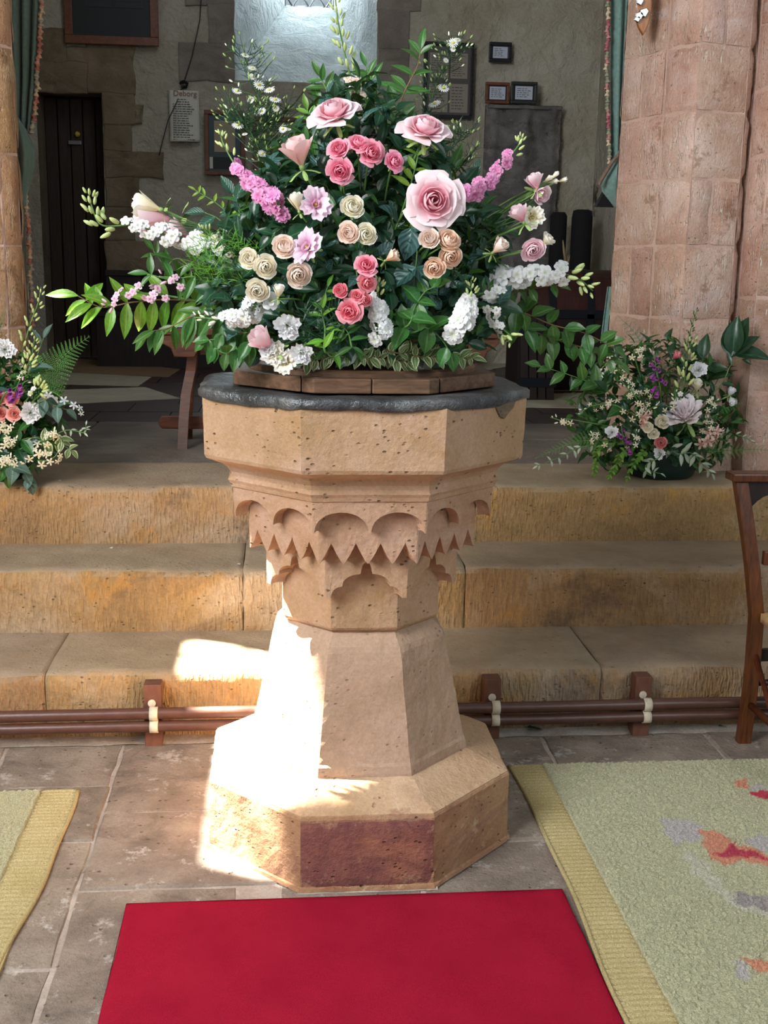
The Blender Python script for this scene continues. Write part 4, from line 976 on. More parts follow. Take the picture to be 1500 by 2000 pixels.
pk = thing('dark_stove', 'tall black cylinder standing by the wall behind the chest', 'cylinder', (p.x, 9.2, Z3))
mb = MB(); mb.lathe([(.085, Z3), (.085, q.z-.06), (.075, q.z-.01), (.05, q.z)], (p.x+.06, 9.35, 0), 16); mb.build('black_cylinder', m_black, pk, smooth=True)
mb = MB(); mb.lathe([(.07, Z3), (.07, q.z-.05), (.05, q.z-.02)], (p.x-.11, 9.45, 0), 14); mb.build('black_pipe', m_black, pk, smooth=True)
hk = thing('spade', 'worn wooden spade handle leaning on the wall behind the chest', 'tool', tuple(at(1106, 700, 9.4).to_tuple()[:2])+(Z3,))
mb = MB(); s1 = at(1106, 520, 9.4); mb.tube([(s1.x, 9.3, Z3+.25), (s1.x, 9.4, s1.z)], .018, 8)
mb.tube([at(1106, 518, 9.4), at(1101, 490, 9.4), at(1097, 466, 9.4)], .014, 8); mb.tube([at(1106, 518, 9.4), at(1118, 492, 9.4), at(1123, 468, 9.4)], .010, 8); mb.build('handle', m_tool, hk, smooth=True)
mb = MB(); mb.box((s1.x-.09, 9.28, Z3+.0), (s1.x+.09, 9.29, Z3+.27)); mb.build('blade', m_iron, hk, bevel=.004)
# dark settle below the framed pictures
stl = thing('dark_settle', 'low dark wooden settle against the back wall seen beneath the bouquet', 'settle', (0, 9.6, Z3))
sx0, sx1 = w(212, 600).x, w(895, 600).x
for i in range(10):
    xa = sx0+(sx1-sx0)*i/10; mb = MB(); mb.box((xa+.005, 9.86, Z3+.35), (xa+(sx1-sx0)/10-.005, 9.89, Z3+.72)); mb.build('back_panel', m_dark, stl, bevel=.006)
mb = MB(); mb.box((sx0, 9.3, Z3+.40), (sx1, 9.86, Z3+.44)); mb.build('seat', m_dark, stl, bevel=.005)
mb = MB(); mb.box((sx0, 9.33, Z3), (sx1, 9.36, Z3+.40)); mb.build('front_board', m_dark, stl)
mb = MB(); mb.box((sx0, 9.84, Z3+.71), (sx1, 9.92, Z3+.76)); mb.build('top_rail', m_dark, stl, bevel=.006)
# ------------------------------------------------------------------ flower and leaf shapes (unit size, axis +Z)
def rot_to(axis, spin=0.):
    a = Vector(axis).normalized(); q = Vector((0, 0, 1)).rotation_difference(a)
    return q.to_matrix().to_4x4() @ Matrix.Rotation(spin, 4, 'Z')
def petal_ring(mb, i, t, th, H, r0, r1, h1, arc, curl, pinch=.0, ruf=0., nu=6, nv=6, seed=0, lean=0):
    rf_ = random.Random(seed*97+i)
    a1, a2, ph = rf_.uniform(-.06, .06), rf_.uniform(.92, 1.08), rf_.uniform(0, 6)
    def fn(u, v):
        U = 2*u-1
        wid = arc*(.35+.65*math.sin(min(1, v*1.15+.05)*PI*.5))*(1-.28*v**6)
        vv = v*(1-.13*U*U*(v**2))
        rho = r0+(r1*a2-r0)*(vv**.8)*(.55+.45*vv)
        z = h1*vv*H
        c = curl*max(0, vv-.55)**2*3.2
        rho += c*(.8+.7*abs(U)**2*pinch*2); z -= c*(.45+.9*abs(U)**2*pinch)
        if ruf:
            q = ruf*v**2.2*math.sin(U*7+ph); rho += q; z += ruf*.6*v**2*math.sin(U*9+ph*2)
        ang = th+U*wid+a1
        return (rho*math.cos(ang), rho*math.sin(ang), z)
    mb.grid(fn, nu, nv)
ROSES = dict(ball=(26, .10, .95, 1.05, .82, .53, .58, .14, .2, .014), rose=(26, .09, .88, .95, .82, .44, .46, .42, .55, .014), spray=(21, .10, .88, .95, .80, .46, .52, .30, .6, .018),
             bud=(11, .16, .60, 1.55, .74, .50, .86, .12, .5, .012))
def rose_petals(kind, seed=0):
    N, ra, rb, H, ca, cb, ho, curl, pinch, ruf = ROSES[kind]; out = []; rf_ = random.Random(int(seed*10)+3)
    for i in range(N):
        t = i/(N-1); mb = MB(); th = i*2.39996+seed; r_ = ra+(rb-ra)*t**.85; c = ca+(cb-ca)*t; h1 = H*(1-(1-ho)*t**1.7)*rf_.uniform(.95, 1.04)
        arc = 1.35-.62*t**.6; cu = curl*max(0, t-.35)/.65; ph = rf_.uniform(0, 6); nrm_ = 1 if c > .5 else math.sin(PI*c)
        def fn(u, v):
            U = 2*u-1; wid = arc*(.4+.6*math.sin(min(1, v*1.1+.05)*PI*.5))*(1-.22*v**6); vv = v*(1-.12*U*U*v*v)
            rho = r_*math.sin(PI*c*vv)/nrm_+.02; z = h1*vv**.85
            k = cu*max(0, vv-.5)**2*4; rho += k*(.8+U*U*pinch*1.6); z -= k*(.35+.9*U*U*pinch)
            q = ruf*v*v*math.sin(U*6+ph)*(.4+t); rho += q+.03*(u-.5)
            a_ = th+U*wid; return (rho*math.cos(a_), rho*math.sin(a_), z+q*.5)
        mb.grid(fn, 6, 7); out.append(mb)
    return out
def merge(L):
    m_ = MB()
    for q in L: m_.add(q.v, q.f, q.uv)
    return m_
def bloom_mesh(kind, seed):
    if kind in ROSES: return merge(rose_petals(kind, seed))
    if kind == 'lisi':
        m_ = merge(rose_petals('bud', seed)[3:8]); m_.v = [(x*.55, y*.55, z*.4) for x, y, z in m_.v]; n = MB()
        for k in range(11): petal_ring(n, k, 1, k*2*PI*.382+.2, .9, .12+.1*(k > 5), .68+.27*(k > 5), .82-.17*(k > 5), .72, .22, .2, .085, 8, 7, seed+3)
        m_.add(n.v, n.f, n.uv); return m_
    if kind == 'carn':
        m_ = MB()
        for k in range(22):
            t = k/21; petal_ring(m_, k, t, k*2.4, .95, .05, .2+.78*t, 1-.35*t, .75, .25*t, .1, .09, 7, 5, seed)
        return m_
    if kind == 'peony':
        m_ = MB()
        for k in range(34):
            t = k/33; petal_ring(m_, k, t, k*2.4, 1.15, .05, .15+.8*t**.9, 1-.35*t, .55-.1*t, .1*t, .1, .035, 6, 6, seed)
        return m_
def floret5(n=5, seed=0, cup=.25, wd=.62, ruf=.05, layers=1):
    m_ = MB()
    for L in range(layers):
        for k in range(n):
            th = k*2*PI/n+L*.6; s_ = 1-.35*L
            rf_ = random.Random(seed*31+k+L*9); ph = rf_.uniform(0, 6); cu = cup+L*.25+rf_.uniform(-.08, .08)
            def fn(u, v):
                U = 2*u-1; w_ = wd*math.sin(PI*min(1, v*.78+.05))**.7*(.5+.5*v); r_ = v*s_*(1-.12*U*U)
                x, y = r_, U*w_*s_*.75; z = cu*v*s_-.22*v**3+ruf*math.sin(U*6+ph)*v+.12*L
                return (x*math.cos(th)-y*math.sin(th), x*math.sin(th)+y*math.cos(th), z)
            m_.grid(fn, 4, 4)
    return m_
def daisy(seed=0):
    m_ = MB(); n = 15
    for k in range(n):
        th = k*2*PI/n
        def fn(u, v):
            U = 2*u-1; x = .15+.85*v; y = U*.13*(1-.5*v**4); z = .12*v-.1*v*v
            return (x*math.cos(th)-y*math.sin(th), x*math.sin(th)+y*math.cos(th), z)
        m_.grid(fn, 1, 3)
    return m_
def ell(rx, rz, n=8, m=6, tip=0.):
    q = MB(); q.lathe([(max(.001, rx*math.sin(PI*k/m)*(1-tip*k/m)), rz*(1-math.cos(PI*k/m))) for k in range(m+1)], n=n, cap=False); return q
def leaf_mesh(kind, seed=0):
    rf_ = random.Random(seed+5); bend = rf_.uniform(.15, .5); tw = rf_.uniform(-.35, .35); fold = rf_.uniform(.12, .3)
    shp = {'lance': (.18, .85), 'ovate': (.30, .75), 'round': (.42, .62), 'rib': (.26, .8), 'needle': (.035, 1.), 'broad': (.36, .7)}[kind]
    m_ = MB()
    def fn(u, v):
        U = 2*u-1; w_ = shp[0]*math.sin(PI*min(1, max(.02, v))**shp[1])**.9; 
        if v > .97: w_ = .004
        x = U*w_; y = v; z = -bend*v*v*.6+fold*abs(U)*w_*1.6; wav = .02*math.sin(v*11+U*2+seed) if kind in ('ovate', 'broad') else 0
        a = tw*v; return (x*math.cos(a)-z*math.sin(a), y, x*math.sin(a)+(z+wav)*math.cos(a))
    m_.grid(fn, 4 if kind != 'needle' else 1, 6 if kind != 'needle' else 3); return m_
_mc = {}
def cached(key, fn, mats, smooth=True, nm=None):
    if key not in _mc: _mc[key] = fn().mesh(nm or str(key[0]), mats, smooth)
    return _mc[key]
def child(nm, me, parent, Mw, label=None):
    o = bpy.data.objects.new(nm, me); COL.objects.link(o); o.parent = parent
    L = Matrix.Translation(-parent.matrix_basis.translation); o.matrix_basis = L @ Mw
    if label: o['label'] = label
    return o
def bez(a, b, n=7, sag=.0, up_=.35):
    a, b = Vector(a), Vector(b); m_ = a.lerp(b, .5)+Vector((0, 0, (b-a).length*up_*.3-sag)); return [a*(1-t)**2+m_*2*t*(1-t)+b*t*t for t in [i/n for i in range(n+1)]]
FO = Vector((FX, FY, 1.34))          # where the stems go into the foam
def bd(px, py, k=1.):
    u = (px-705)/500; v = (560-py)/560 if py < 560 else (py-560)/330
    return 2.93-.38*k*math.sqrt(max(0, 1-min(1, u*u+v*v)))
def face(p, dx, dy, c=1.):
    return (CP-p).normalized()*c+RT*dx+UP*dy
def stemo(par, a, b, r=.0022, mat=None, sag=0., nm='stem', up_=.35):
    mb = MB(); mb.tube(bez(a, b, 7, sag, up_), r, 5); return mb.build(nm, mat or m_stem, par, smooth=True)
NV = 3
def flower(kind, col, px, py, rpx, dx, dy, lab, cat='flower', nm='rose', group=None, base=None, Y=None, split=False, c=1., cal=True, oval=(1, 1, 1), heart=None, leaves=0):
    Yd = Y if Y is not None else bd(px, py)-.035; rpx *= 1.0 if kind == 'rose' else 1.05; p = at(px, py, Yd); r = rpx*dist(p)/F
    base = Vector(base) if base is not None else FO+Vector((R(-.05, .05), R(-.05, .05), R(-.03, .02)))
    t = thing(nm, lab, cat, tuple(base), group)
    ax = face(p, dx, dy, c).normalized(); Hh = {'bud': .9, 'rose': .45, 'spray': .4, 'ball': .5, 'lisi': .4, 'carn': .5, 'peony': .55}[kind]
    org = p-ax*r*Hh
    Mw = Matrix.Translation(org) @ rot_to(ax, R(0, 6)) @ Matrix.Diagonal((r*oval[0], r*oval[1], r*oval[2], 1))
    if split:
        sd = int(R(0, 3)); L = rose_petals(kind, sd+.4)
        for i, q in enumerate(L):
            mt = P[heart] if heart and i < len(L)*.55 else P[col]
            me = cached(('petal', kind, sd, i, heart and i < len(L)*.55, col), lambda: q, mt, True, 'petal')
            child('petal', me, t, Mw)
    else:
        sd = int(R(0, NV)); me = cached(('bloom', kind, col, sd), lambda: bloom_mesh(kind, sd+.7), P[col], True, 'bloom'); child('bloom', me, t, Mw)
        if kind == 'lisi':
            child('flower_eye', cached(('eye',), lambda: ell(.1, .22), m_eye), t, Mw)
    if cal:
        me = cached(('calyx',), lambda: merge([ell(.17, .22)]+[mm for mm in [floret5(5, 2, -.12, .22, .01)]]), m_cal, True, 'calyx')
        child('calyx', me, t, Matrix.Translation(org-ax*r*.12) @ rot_to(ax, 1.) @ Matrix.Diagonal((r*.75, r*.75, r*.75, 1)))
    stemo(t, base, org-ax*r*.1, .0021 if rpx < 30 else .003)
    for k in range(leaves):
        tt = .55+.3*k/max(1, leaves); q = base.lerp(org, tt); dr = (RT*R(-1, 1)+UP*R(-.3, .6)-FW*.8).normalized()
        child('leaf', cached(('leaf', 'ovate', k % 3, 'dark'), lambda: leaf_mesh('ovate', k), G['dark'], True, 'leaf'), t, leafM(q, dr, R(.045, .07)))
    return t
def leafM(p, d, s, nrm=None):
    d = Vector(d).normalized(); n = Vector(nrm) if nrm is not None else Vector((0, 0, 1))*.7+(CP-p).normalized()*.7
    x = d.cross(n)
    x = x.normalized() if x.length > 1e-4 else d.orthogonal().normalized()
    z = x.cross(d); m_ = Matrix((x, d, z)).transposed().to_4x4(); m_.translation = p
    return m_ @ Matrix.Diagonal((s, s, s, 1))
def path3(pts, k=1., Y=None):
    out = []
    for q in pts:
        px, py = q[0], q[1]; yy = q[2] if len(q) > 2 else (Y if Y is not None else bd(px, py, k)); out.append(at(px, py, yy))
    return out
def smooth_path(P_, n=5):
    if len(P_) < 3: return [P_[0].lerp(P_[-1], i/n) for i in range(n+1)]
    out = []; Q = [P_[0]*2-P_[1]]+P_+[P_[-1]*2-P_[-2]]
    for i in range(1, len(Q)-2):
        for j in range(n):
            t = j/n; a, b, c_, d = Q[i-1], Q[i], Q[i+1], Q[i+2]
            out.append(.5*((2*b)+(c_-a)*t+(2*a-5*b+4*c_-d)*t*t+(3*b-a-3*c_+d)*t**3))
    out.append(P_[-1]); return out
def branch(lab, pts, lk_, gk, size, n, nm='leafy_branch', cat='foliage', group=None, droop=.2, Y=None, start=.15, twig=None, base=None, spread=.9, k=1., endleaf=True, r=.0022, opp=False, sizevar=.25, tip=.6):
    W_ = path3(pts, k, Y); b0 = Vector(base) if base is not None else FO.copy()
    t = thing(nm, lab, cat, tuple(b0), group); full = smooth_path([b0]+W_, 6)
    mb = MB(); mb.tube(full, [r*(1.25-.75*i/len(full)) for i in range(len(full))], 5); mb.build('stem', twig or m_stem, t, smooth=True)
    N = len(full)
    for i in range(n):
        s_ = start+(1-start)*(i+R(.0, .8))/n; f = s_*(N-1); j = min(N-2, int(f)); p = full[j].lerp(full[j+1], f-j); d = (full[j+1]-full[j]).normalized()
        for side in ((1, -1) if opp else ((1,) if i % 2 else (-1,))):
            if opp and R(0, 1) < .12: continue
            lat = d.cross((CP-p).normalized()).normalized()*side
            dr = d*R(.25, .6)+lat*spread*R(.6, 1.1)+Vector((R(-.4, .4), R(-.6, .4), R(-.35, .35)-droop*R(.4, 1.4)))
            sz = size*(1-sizevar*R(0, 1))*(1-(1-tip)*s_**2)
            v = int(R(0, 3)); child('leaf', cached(('leaf', lk_, v, gk), lambda: leaf_mesh(lk_, v), G[gk], True, 'leaf'), t, leafM(p, dr, sz))
    if endleaf: child('leaf', cached(('leaf', lk_, 1, gk), lambda: leaf_mesh(lk_, 1), G[gk], True, 'leaf'), t, leafM(full[-1], (full[-1]-full[-2])+Vector((0, 0, -droop*.01)), size*tip))
    return t
def spike(lab, pts, kind, col, rp, n, buds, budmat, nm, cat='flower', group=None, Y=None, base=None, start=.35, jit=.6, budr=.006, k=1., r=.0025, budelong=1.3, layers=2, upb=.4):
    """florets packed along the stem then buds towards the tip; pts from foam end to tip"""
    W_ = path3(pts, k, Y); b0 = Vector(base) if base is not None else FO.copy(); t = thing(nm, lab, cat, tuple(b0), group)
    full = smooth_path([b0]+W_, 6); N = len(full); mb = MB(); mb.tube(full, [r*(1.3-.7*i/N) for i in range(N)], 5); mb.build('stem', m_stem, t, smooth=True)
    # the florets sit on the part after the first path point
    a0 = 6/(N-1)
    tot = n+buds
    for i in range(tot):
        s_ = a0+(1-a0)*(i+.4)/tot; f = s_*(N-1); j = min(N-2, int(f)); p = full[j].lerp(full[j+1], f-j); d = (full[j+1]-full[j]).normalized()
        ang = i*2.4; e = d.orthogonal().normalized(); e2 = d.cross(e); out = e*math.cos(ang)+e2*math.sin(ang)
        if out.dot((CP-p).normalized()) < -.35: out = -out
        if i < n:
            rr_ = rp*(1.0-.35*i/max(1, n))*R(.85, 1.1); q = p+out*rr_*jit*R(.8, 1.5)+Vector((R(-.1, .1), R(-.1, .1), R(-.1, .1)))*rr_*2
            v = int(R(0, 3)); fn_ = {'stock': lambda: floret5(6, v, .25, .7, .17, layers), 'lark': lambda: floret5(5, v, .3, .62, .07, layers), 'star': lambda: floret5(5, v, .1, .34, .02, 1), 'bell': lambda: bellm(v)}[kind]
            me = cached(('floret', kind, col, v, layers), fn_, P[col], True, 'floret')
            ax = out+(CP-q).normalized()*.7+d*.2 if kind != 'bell' else out*.8+(CP-q).normalized()*.5+Vector((0, 0, -.6))
            child('floret', me, t, Matrix.Translation(q) @ rot_to(ax, R(0, 6)) @ Matrix.Diagonal((rr_, rr_, rr_, 1)))
            if kind in ('stock', 'lark') and i % 2 == 0:
                child('pedicel', cached(('ped',), lambda: _ped(), m_stem, True, 'pedicel'), t, Matrix.Translation(p) @ rot_to(out) @ Matrix.Diagonal((.001, .001, rr_*jit, 1)))
        else:
            q = p+out*budr*1.7*(1-.5*(i-n)/max(1, buds)); sc = budr*(1.15-.5*(i-n)/max(1, buds))
            child('bud', cached(('bud', budmat.name), lambda: ell(.62, budelong, 7, 5, .35), budmat, True, 'bud'), t, Matrix.Translation(q) @ rot_to(out*.9+d*.9+Vector((0, 0, upb))) @ Matrix.Diagonal((sc, sc, sc, 1)))
            mbq = None
    return t
def _ped(): q = MB(); q.tube([(0, 0, 0), (0, 0, .5), (0, 0, 1)], 1, 4); return q
def bellm(seed=0):
    m_ = MB()
    def fn(u, v):
        th = u*2*PI; r_ = .18+.32*v**.7+.22*max(0, v-.8)*5*.4*(1+.25*math.sin(5*th)); return (r_*math.cos(th), r_*math.sin(th), v*1.7)
    m_.grid(fn, 12, 7); return m_
def fern(lab, pts, width, n, gk='fern', nm='fern_frond', group=None, Y=None, base=None, tilt=0.3, wfn=None, k=1.):
    W_ = path3(pts, k, Y); b0 = Vector(base) if base is not None else FO.copy(); t = thing(nm, lab, 'foliage', tuple(b0), group)
    full = smooth_path([b0]+W_, 8); N = len(full); mb = MB(); mb.tube(full, [.0018*(1.2-.8*i/N) for i in range(N)], 4); mb.build('rachis', m_stem, t, smooth=True)
    def frond():
        m_ = MB(); nt = 9
        for s__ in (1, -1):
            for i in range(nt):
                y0_ = .05+.9*i/nt; L = .13*(1-.75*i/nt)+.01
                m_.add([(0, y0_, 0), (s__*L*.5, y0_+.005, .01), (s__*L, y0_+.07, 0), (s__*L*.45, y0_+.085, -.004)], [(0, 1, 2, 3)], [(.5, 0), (.2, .3), (.5, 1), (.8, .3)])
        m_.add([(-.008, 0, 0), (.008, 0, 0), (.004, 1, 0), (-.004, 1, 0)], [(0, 1, 2, 3)]); return m_
    me = cached(('leaflet', gk), frond, G[gk], False, 'leaflet')
    for i in range(n):
        v = (i+.5)/n; f = (.12+.88*v)*(N-1); j = min(N-2, int(f)); p = full[j].lerp(full[j+1], f-j); d = (full[j+1]-full[j]).normalized(); cam_ = (CP-p).normalized()
        wdt = width*(wfn(v) if wfn else (min(1, v*5+.3)*(1-v)**.75+.03))
        for side in (1, -1):
            lat = d.cross(cam_).normalized()*side; child('leaflet', me, t, leafM(p, lat+d*(.35+.4*v)+Vector((0, 0, -.12)), wdt, cam_+Vector((0, 0, tilt))))
    return t
# ------------------------------------------------------------------ the big bouquet on the font: green filling
def inside(px, py):
    tab = [(150, 690, 25), (200, 695, 70), (250, 700, 130), (300, 705, 175), (380, 705, 225), (450, 700, 265), (520, 695, 280), (600, 695, 290), (650, 690, 260), (692, 720, 205)]
    for i in range(len(tab)-1):
        if tab[i][0] <= py <= tab[i+1][0]:
            t = (py-tab[i][0])/(tab[i+1][0]-tab[i][0]); c_ = tab[i][1]*(1-t)+tab[i+1][1]*t; w_ = tab[i][2]*(1-t)+tab[i+1][2]*t
            return abs(px-c_) < w_
    return False
def filler(nm, lab, n, region, depthfn, kinds, szr, base, center):
    acc = {}; cnt = 0; parts = thing(nm, lab, 'foliage', tuple(base))
    lm = {}
    while cnt < n:
        px, py = region()
        if px is None: continue
        p = depthfn(px, py); kk = kinds[int(R(0, len(kinds)))]; v = int(R(0, 3)); key = (kk[0], v)
        if key not in lm: lm[key] = leaf_mesh(kk[0], v)
        L = lm[key]; out = (p-center).normalized()
        dr = out*.25+Vector((R(-.9, .9), R(-.3, .5), R(-.7, .8))); M_ = leafM(p, dr, R(*szr)*kk[2], out+Vector((R(-.5, .5), R(-.5, .5), .5)))
        a = acc.setdefault(kk[1], MB()); a.add([M_ @ Vector(q) for q in L.v], L.f, L.uv); cnt += 1
    for gk, a in acc.items():
        o = a.build('leaves', G[gk], parts, smooth=True); o['kind'] = 'stuff'
    return parts
def reg_main():
    px, py = R(380, 1020), R(150, 692); return (px, py) if inside(px, py) else (None, None)
def dep_main(px, py):
    f = bd(px, py); q = R(0, 1)
    if q < .6: Y = f+R(.05, .14)
    elif q < .8: Y = f+R(.12, .32)
    else: Y = 2.93+(2.93-f)-R(.0, .12)
    return at(px, py, Y) if q < .8 else at(px, py, 2.93)+Vector((0, Y-2.93, 0))
filler('foliage_filling', 'dense dark green leaves filling the inside of the big bouquet', 2600, reg_main, dep_main,
       [('ovate', 'deep', 1.), ('ovate', 'dark', 1.), ('lance', 'deep', 1.15), ('lance', 'deep', .9), ('ovate', 'dark', .8), ('ovate', 'blue', .9), ('lance', 'mid', 1.)], (.032, .062), (FX, FY, 1.29), Vector((FX, 2.98, 1.4)))
# dill like feathery filling
for (lab, cx, cy, rw, rh, n, base, Yc, gk, ln) in (
    ('feathery light green wisps behind the cream roses at the left of the bouquet', 440, 510, 75, 50, 420, FO, None, 'bright', .03),
    ('fine dark grassy wisps low in the middle of the bouquet', 640, 640, 60, 40, 200, FO, None, 'deep', .05)):
    t = thing('feathery_foliage', lab, 'foliage', tuple(base)); m_ = MB(); nl = leaf_mesh('needle', 1)
    for i in range(n):
        a = R(0, 6.28); q = R(0, 1)**.5; px, py = cx+rw*q*math.cos(a), cy+rh*q*math.sin(a); p = at(px, py, bd(px, py)+R(-.02, .08))
        M_ = leafM(p, Vector((R(-1, .4), R(-.8, .5), R(-.2, 1))), ln*R(.6, 1.1)); m_.add([M_ @ Vector(v) for v in nl.v], nl.f, nl.uv)
    o = m_.build('wisps', G[gk], t); o['kind'] = 'stuff'
# ---- roses
A = 'flower'
def fl_(kind, col, px, py, r, dx, dy, lab, nm, **k): return flower(kind, col, px, py, r, dx, dy, lab, A, nm, **k)
fl_('rose', 'pink', 652, 218, 46, -.25, 1.0, 'big open pale pink rose, highest of the large roses in the bouquet', 'rose', split=True, heart='pinkdeep', c=.8)
fl_('rose', 'pink', 830, 250, 46, .15, .9, 'big pale pink rose with folded back petals right of the hot pink cluster', 'rose', split=True, heart='pinkdeep', c=.75)
fl_('rose', 'pink', 847, 392, 52, .10, .10, 'largest pale pink rose facing forward at the right middle', 'rose', split=True, heart='pinkdeep', leaves=2)
fl_('bud', 'peach', 578, 287, 44, -.3, 1.0, 'half open peachy pink rosebud left of the hot pink roses', 'rose', split=True, c=.55, oval=(1.15, 1.15, .85))
fl_('bud', 'pink', 510, 662, 36, -.7, .55, 'pale pink pointed rose low on the left behind white lisianthus', 'rose', split=True, c=.6)
for (px, py, r, dx, dy, lab) in ((662, 291, 22, -.3, .5, 'hot pink rose at the left of the upper hot pink cluster'), (700, 280, 21, .1, .8, 'deep coral pink rose tucked at the back of the upper hot pink cluster'),
        (725, 298, 25, .3, .3, 'large hot pink rose at the right of the upper hot pink cluster'), (664, 333, 25, -.1, -.2, 'hot pink rose lowest in the upper hot pink cluster'), (770, 316, 20, .5, .3, 'single small hot pink rose right of the hot pink cluster')):
    fl_('spray', 'hot', px, py, r, dx, dy, lab, 'spray_rose', group=None)
for (px, py, r, dx, dy, lab, kd) in ((715, 518, 21, .1, .3, 'hot pink spray rose at the top of the lower pink group', 'spray'), (717, 553, 19, .5, 0, 'coral pink spray rose just under the top one of the lower group', 'spray'),
        (665, 567, 15, -.4, .2, 'tiny coral rose at the left of the lower pink group', 'ball'), (697, 578, 14, -.1, .3, 'tiny half open coral rose in the middle of the lower pink group', 'spray'), (712, 586, 14, .2, .0, 'small coral rosebud touching the white stock florets', 'ball'), (682, 608, 24, -.2, -.2, 'pointed salmon pink rose at the bottom of the lower pink group', 'spray')):
    fl_(kd, 'coral' if py > 530 else 'hot', px, py, r, dx, dy, lab, 'spray_rose')
fl_('lisi', 'lilac', 617, 398, 31, .1, .2, 'open lilac pink lisianthus under the peach rosebud', 'lisianthus')
fl_('lisi', 'lilac', 598, 482, 33, -.3, .3, 'tall ruffled lilac lisianthus in the middle left of the bouquet', 'lisianthus', oval=(1.1, .8, 1.1))
fl_('bud', 'cream', 578, 392, 24, -.3, 1.0, 'greenish cream lisianthus bud beside the open lilac one', 'lisianthus', c=.4)
fl_('bud', 'pink', 1042, 348, 26, -.3, 1.0, 'pale pink lisianthus near the green buds on the right', 'lisianthus', c=.4, oval=(1.1, 1.1, .8))
fl_('bud', 'pink', 1060, 382, 27, .5, -.3, 'pale pink lisianthus hanging below the green buds on the right', 'lisianthus', c=.6, oval=(1.1, 1.1, .7))
fl_('bud', 'pink', 1010, 412, 30, -.4, .7, 'pale pink lisianthus left of the cream one on the right side', 'lisianthus', c=.4, oval=(1., 1., .8))
fl_('lisi', 'cream', 1040, 424, 23, .2, .0, 'open cream lisianthus with dark eye on the far right', 'lisianthus')
fl_('bud', 'cream', 1073, 465, 20, .6, .6, 'cream cup shaped lisianthus, furthest right of the bouquet', 'lisianthus', c=.5, oval=(1.1, 1.1, .75))
fl_('ball', 'pink', 1041, 489, 22, .1, -.1, 'pale pink lisianthus just above the white larkspur on the right', 'lisianthus', oval=(.9, 1.15, 1))
for i, (px, py, dx, dy) in enumerate(((1083, 343, .8, .8), (1098, 352, 1, .3), (1080, 355, .9, .2), (1070, 350, .8, .5))):
    fl_('bud', 'cream', px, py, 13, dx, dy, ('upper', 'outermost', 'lower', 'innermost')[i]+' of the four pointed green cream buds at the upper right', 'lisianthus_bud', c=.1, oval=(.6, .6, 1.1), cal=False)
for (kd, cl, px, py, r, dx, dy, lab) in (
    ('ball', 'cream', 688, 403, 23, .1, .3, 'cream rose directly below the upper hot pink cluster'), ('ball', 'blush', 681, 455, 22, -.3, .1, 'cream rose at the left of the central cream pair'), ('ball', 'cream', 715, 458, 21, .1, .1, 'perfectly round cream rose at the right of the central cream pair'),
    ('bud', 'apricot', 767, 500, 20, .8, .5, 'small apricot cream rosebud right of the lower pink group'), ('ball', 'cream', 486, 504, 20, -.2, .2, 'cream rose at the left of the left hand cream pair'), ('ball', 'cream', 518, 521, 23, .1, -.1, 'oval cream rose at the right of the left hand cream pair'),
    ('ball', 'cream', 503, 568, 23, -.1, -.1, 'cream rose just above the left white stock'), ('bud', 'cream', 545, 567, 18, .1, .8, 'small folded cream rosebud right of the cream rose over the stock'),
    ('ball', 'blush', 555, 481, 24, -.1, .4, 'blush cream rose touching the ruffled lilac lisianthus'), ('ball', 'blush', 583, 537, 25, .1, -.1, 'blush rose with swirled heart under the lilac lisianthus'),
    ('ball', 'apricot', 876, 469, 24, .3, .5, 'apricot rose, top of the three apricot roses at the right'), ('ball', 'apricot', 880, 502, 22, .2, -.1, 'apricot rose, middle of the three at the right'), ('ball', 'apricot', 848, 523, 21, -.1, -.2, 'apricot rose, lowest of the three at the right'),
    ('bud', 'blush', 976, 480, 24, .4, .4, 'shaded blush rose deep among leaves at the right'), ('ball', 'blush', 838, 466, 20, -.2, .3, 'cream rose half hidden behind the blue green rose leaf')):
    fl_(kd, cl, px, py, r, dx, dy, lab, 'garden_rose', c=.9 if kd == 'ball' else .45)
for (px, py, r, lab) in ((562, 637, 25, 'white ruffled lisianthus at the top of the low left cluster'), (535, 690, 25, 'cream white lisianthus at the bottom left of the low cluster'), (556, 706, 24, 'cream yellow lisianthus drooping over the oak cover'), (589, 690, 22, 'ruffled white lisianthus at the right of the low cluster'), (523, 678, 18, 'small white lisianthus squeezed against the low pink rose')):
    fl_('carn' if py < 700 else 'lisi', 'white' if py < 680 or px > 570 else 'cream', px, py, r, R(-.3, .3), R(-.5, .1), lab, 'lisianthus', Y=bd(px, py)-.03)
# left big lisianthus / rose seen from behind
fl_('bud', 'pink', 296, 428, 52, -1.0, .1, 'large pale pink rose turned away on the far left', 'rose', c=.1, Y=2.86, split=True)
fl_('bud', 'cream', 282, 402, 36, -1.1, .25, 'creamy white rose above the pink one on the far left', 'rose', c=.1, Y=2.84)
fl_('bud', 'pink', 345, 455, 40, -.9, .4, 'pale pink rose half buried in larkspur on the left', 'rose', c=.2, Y=2.82)
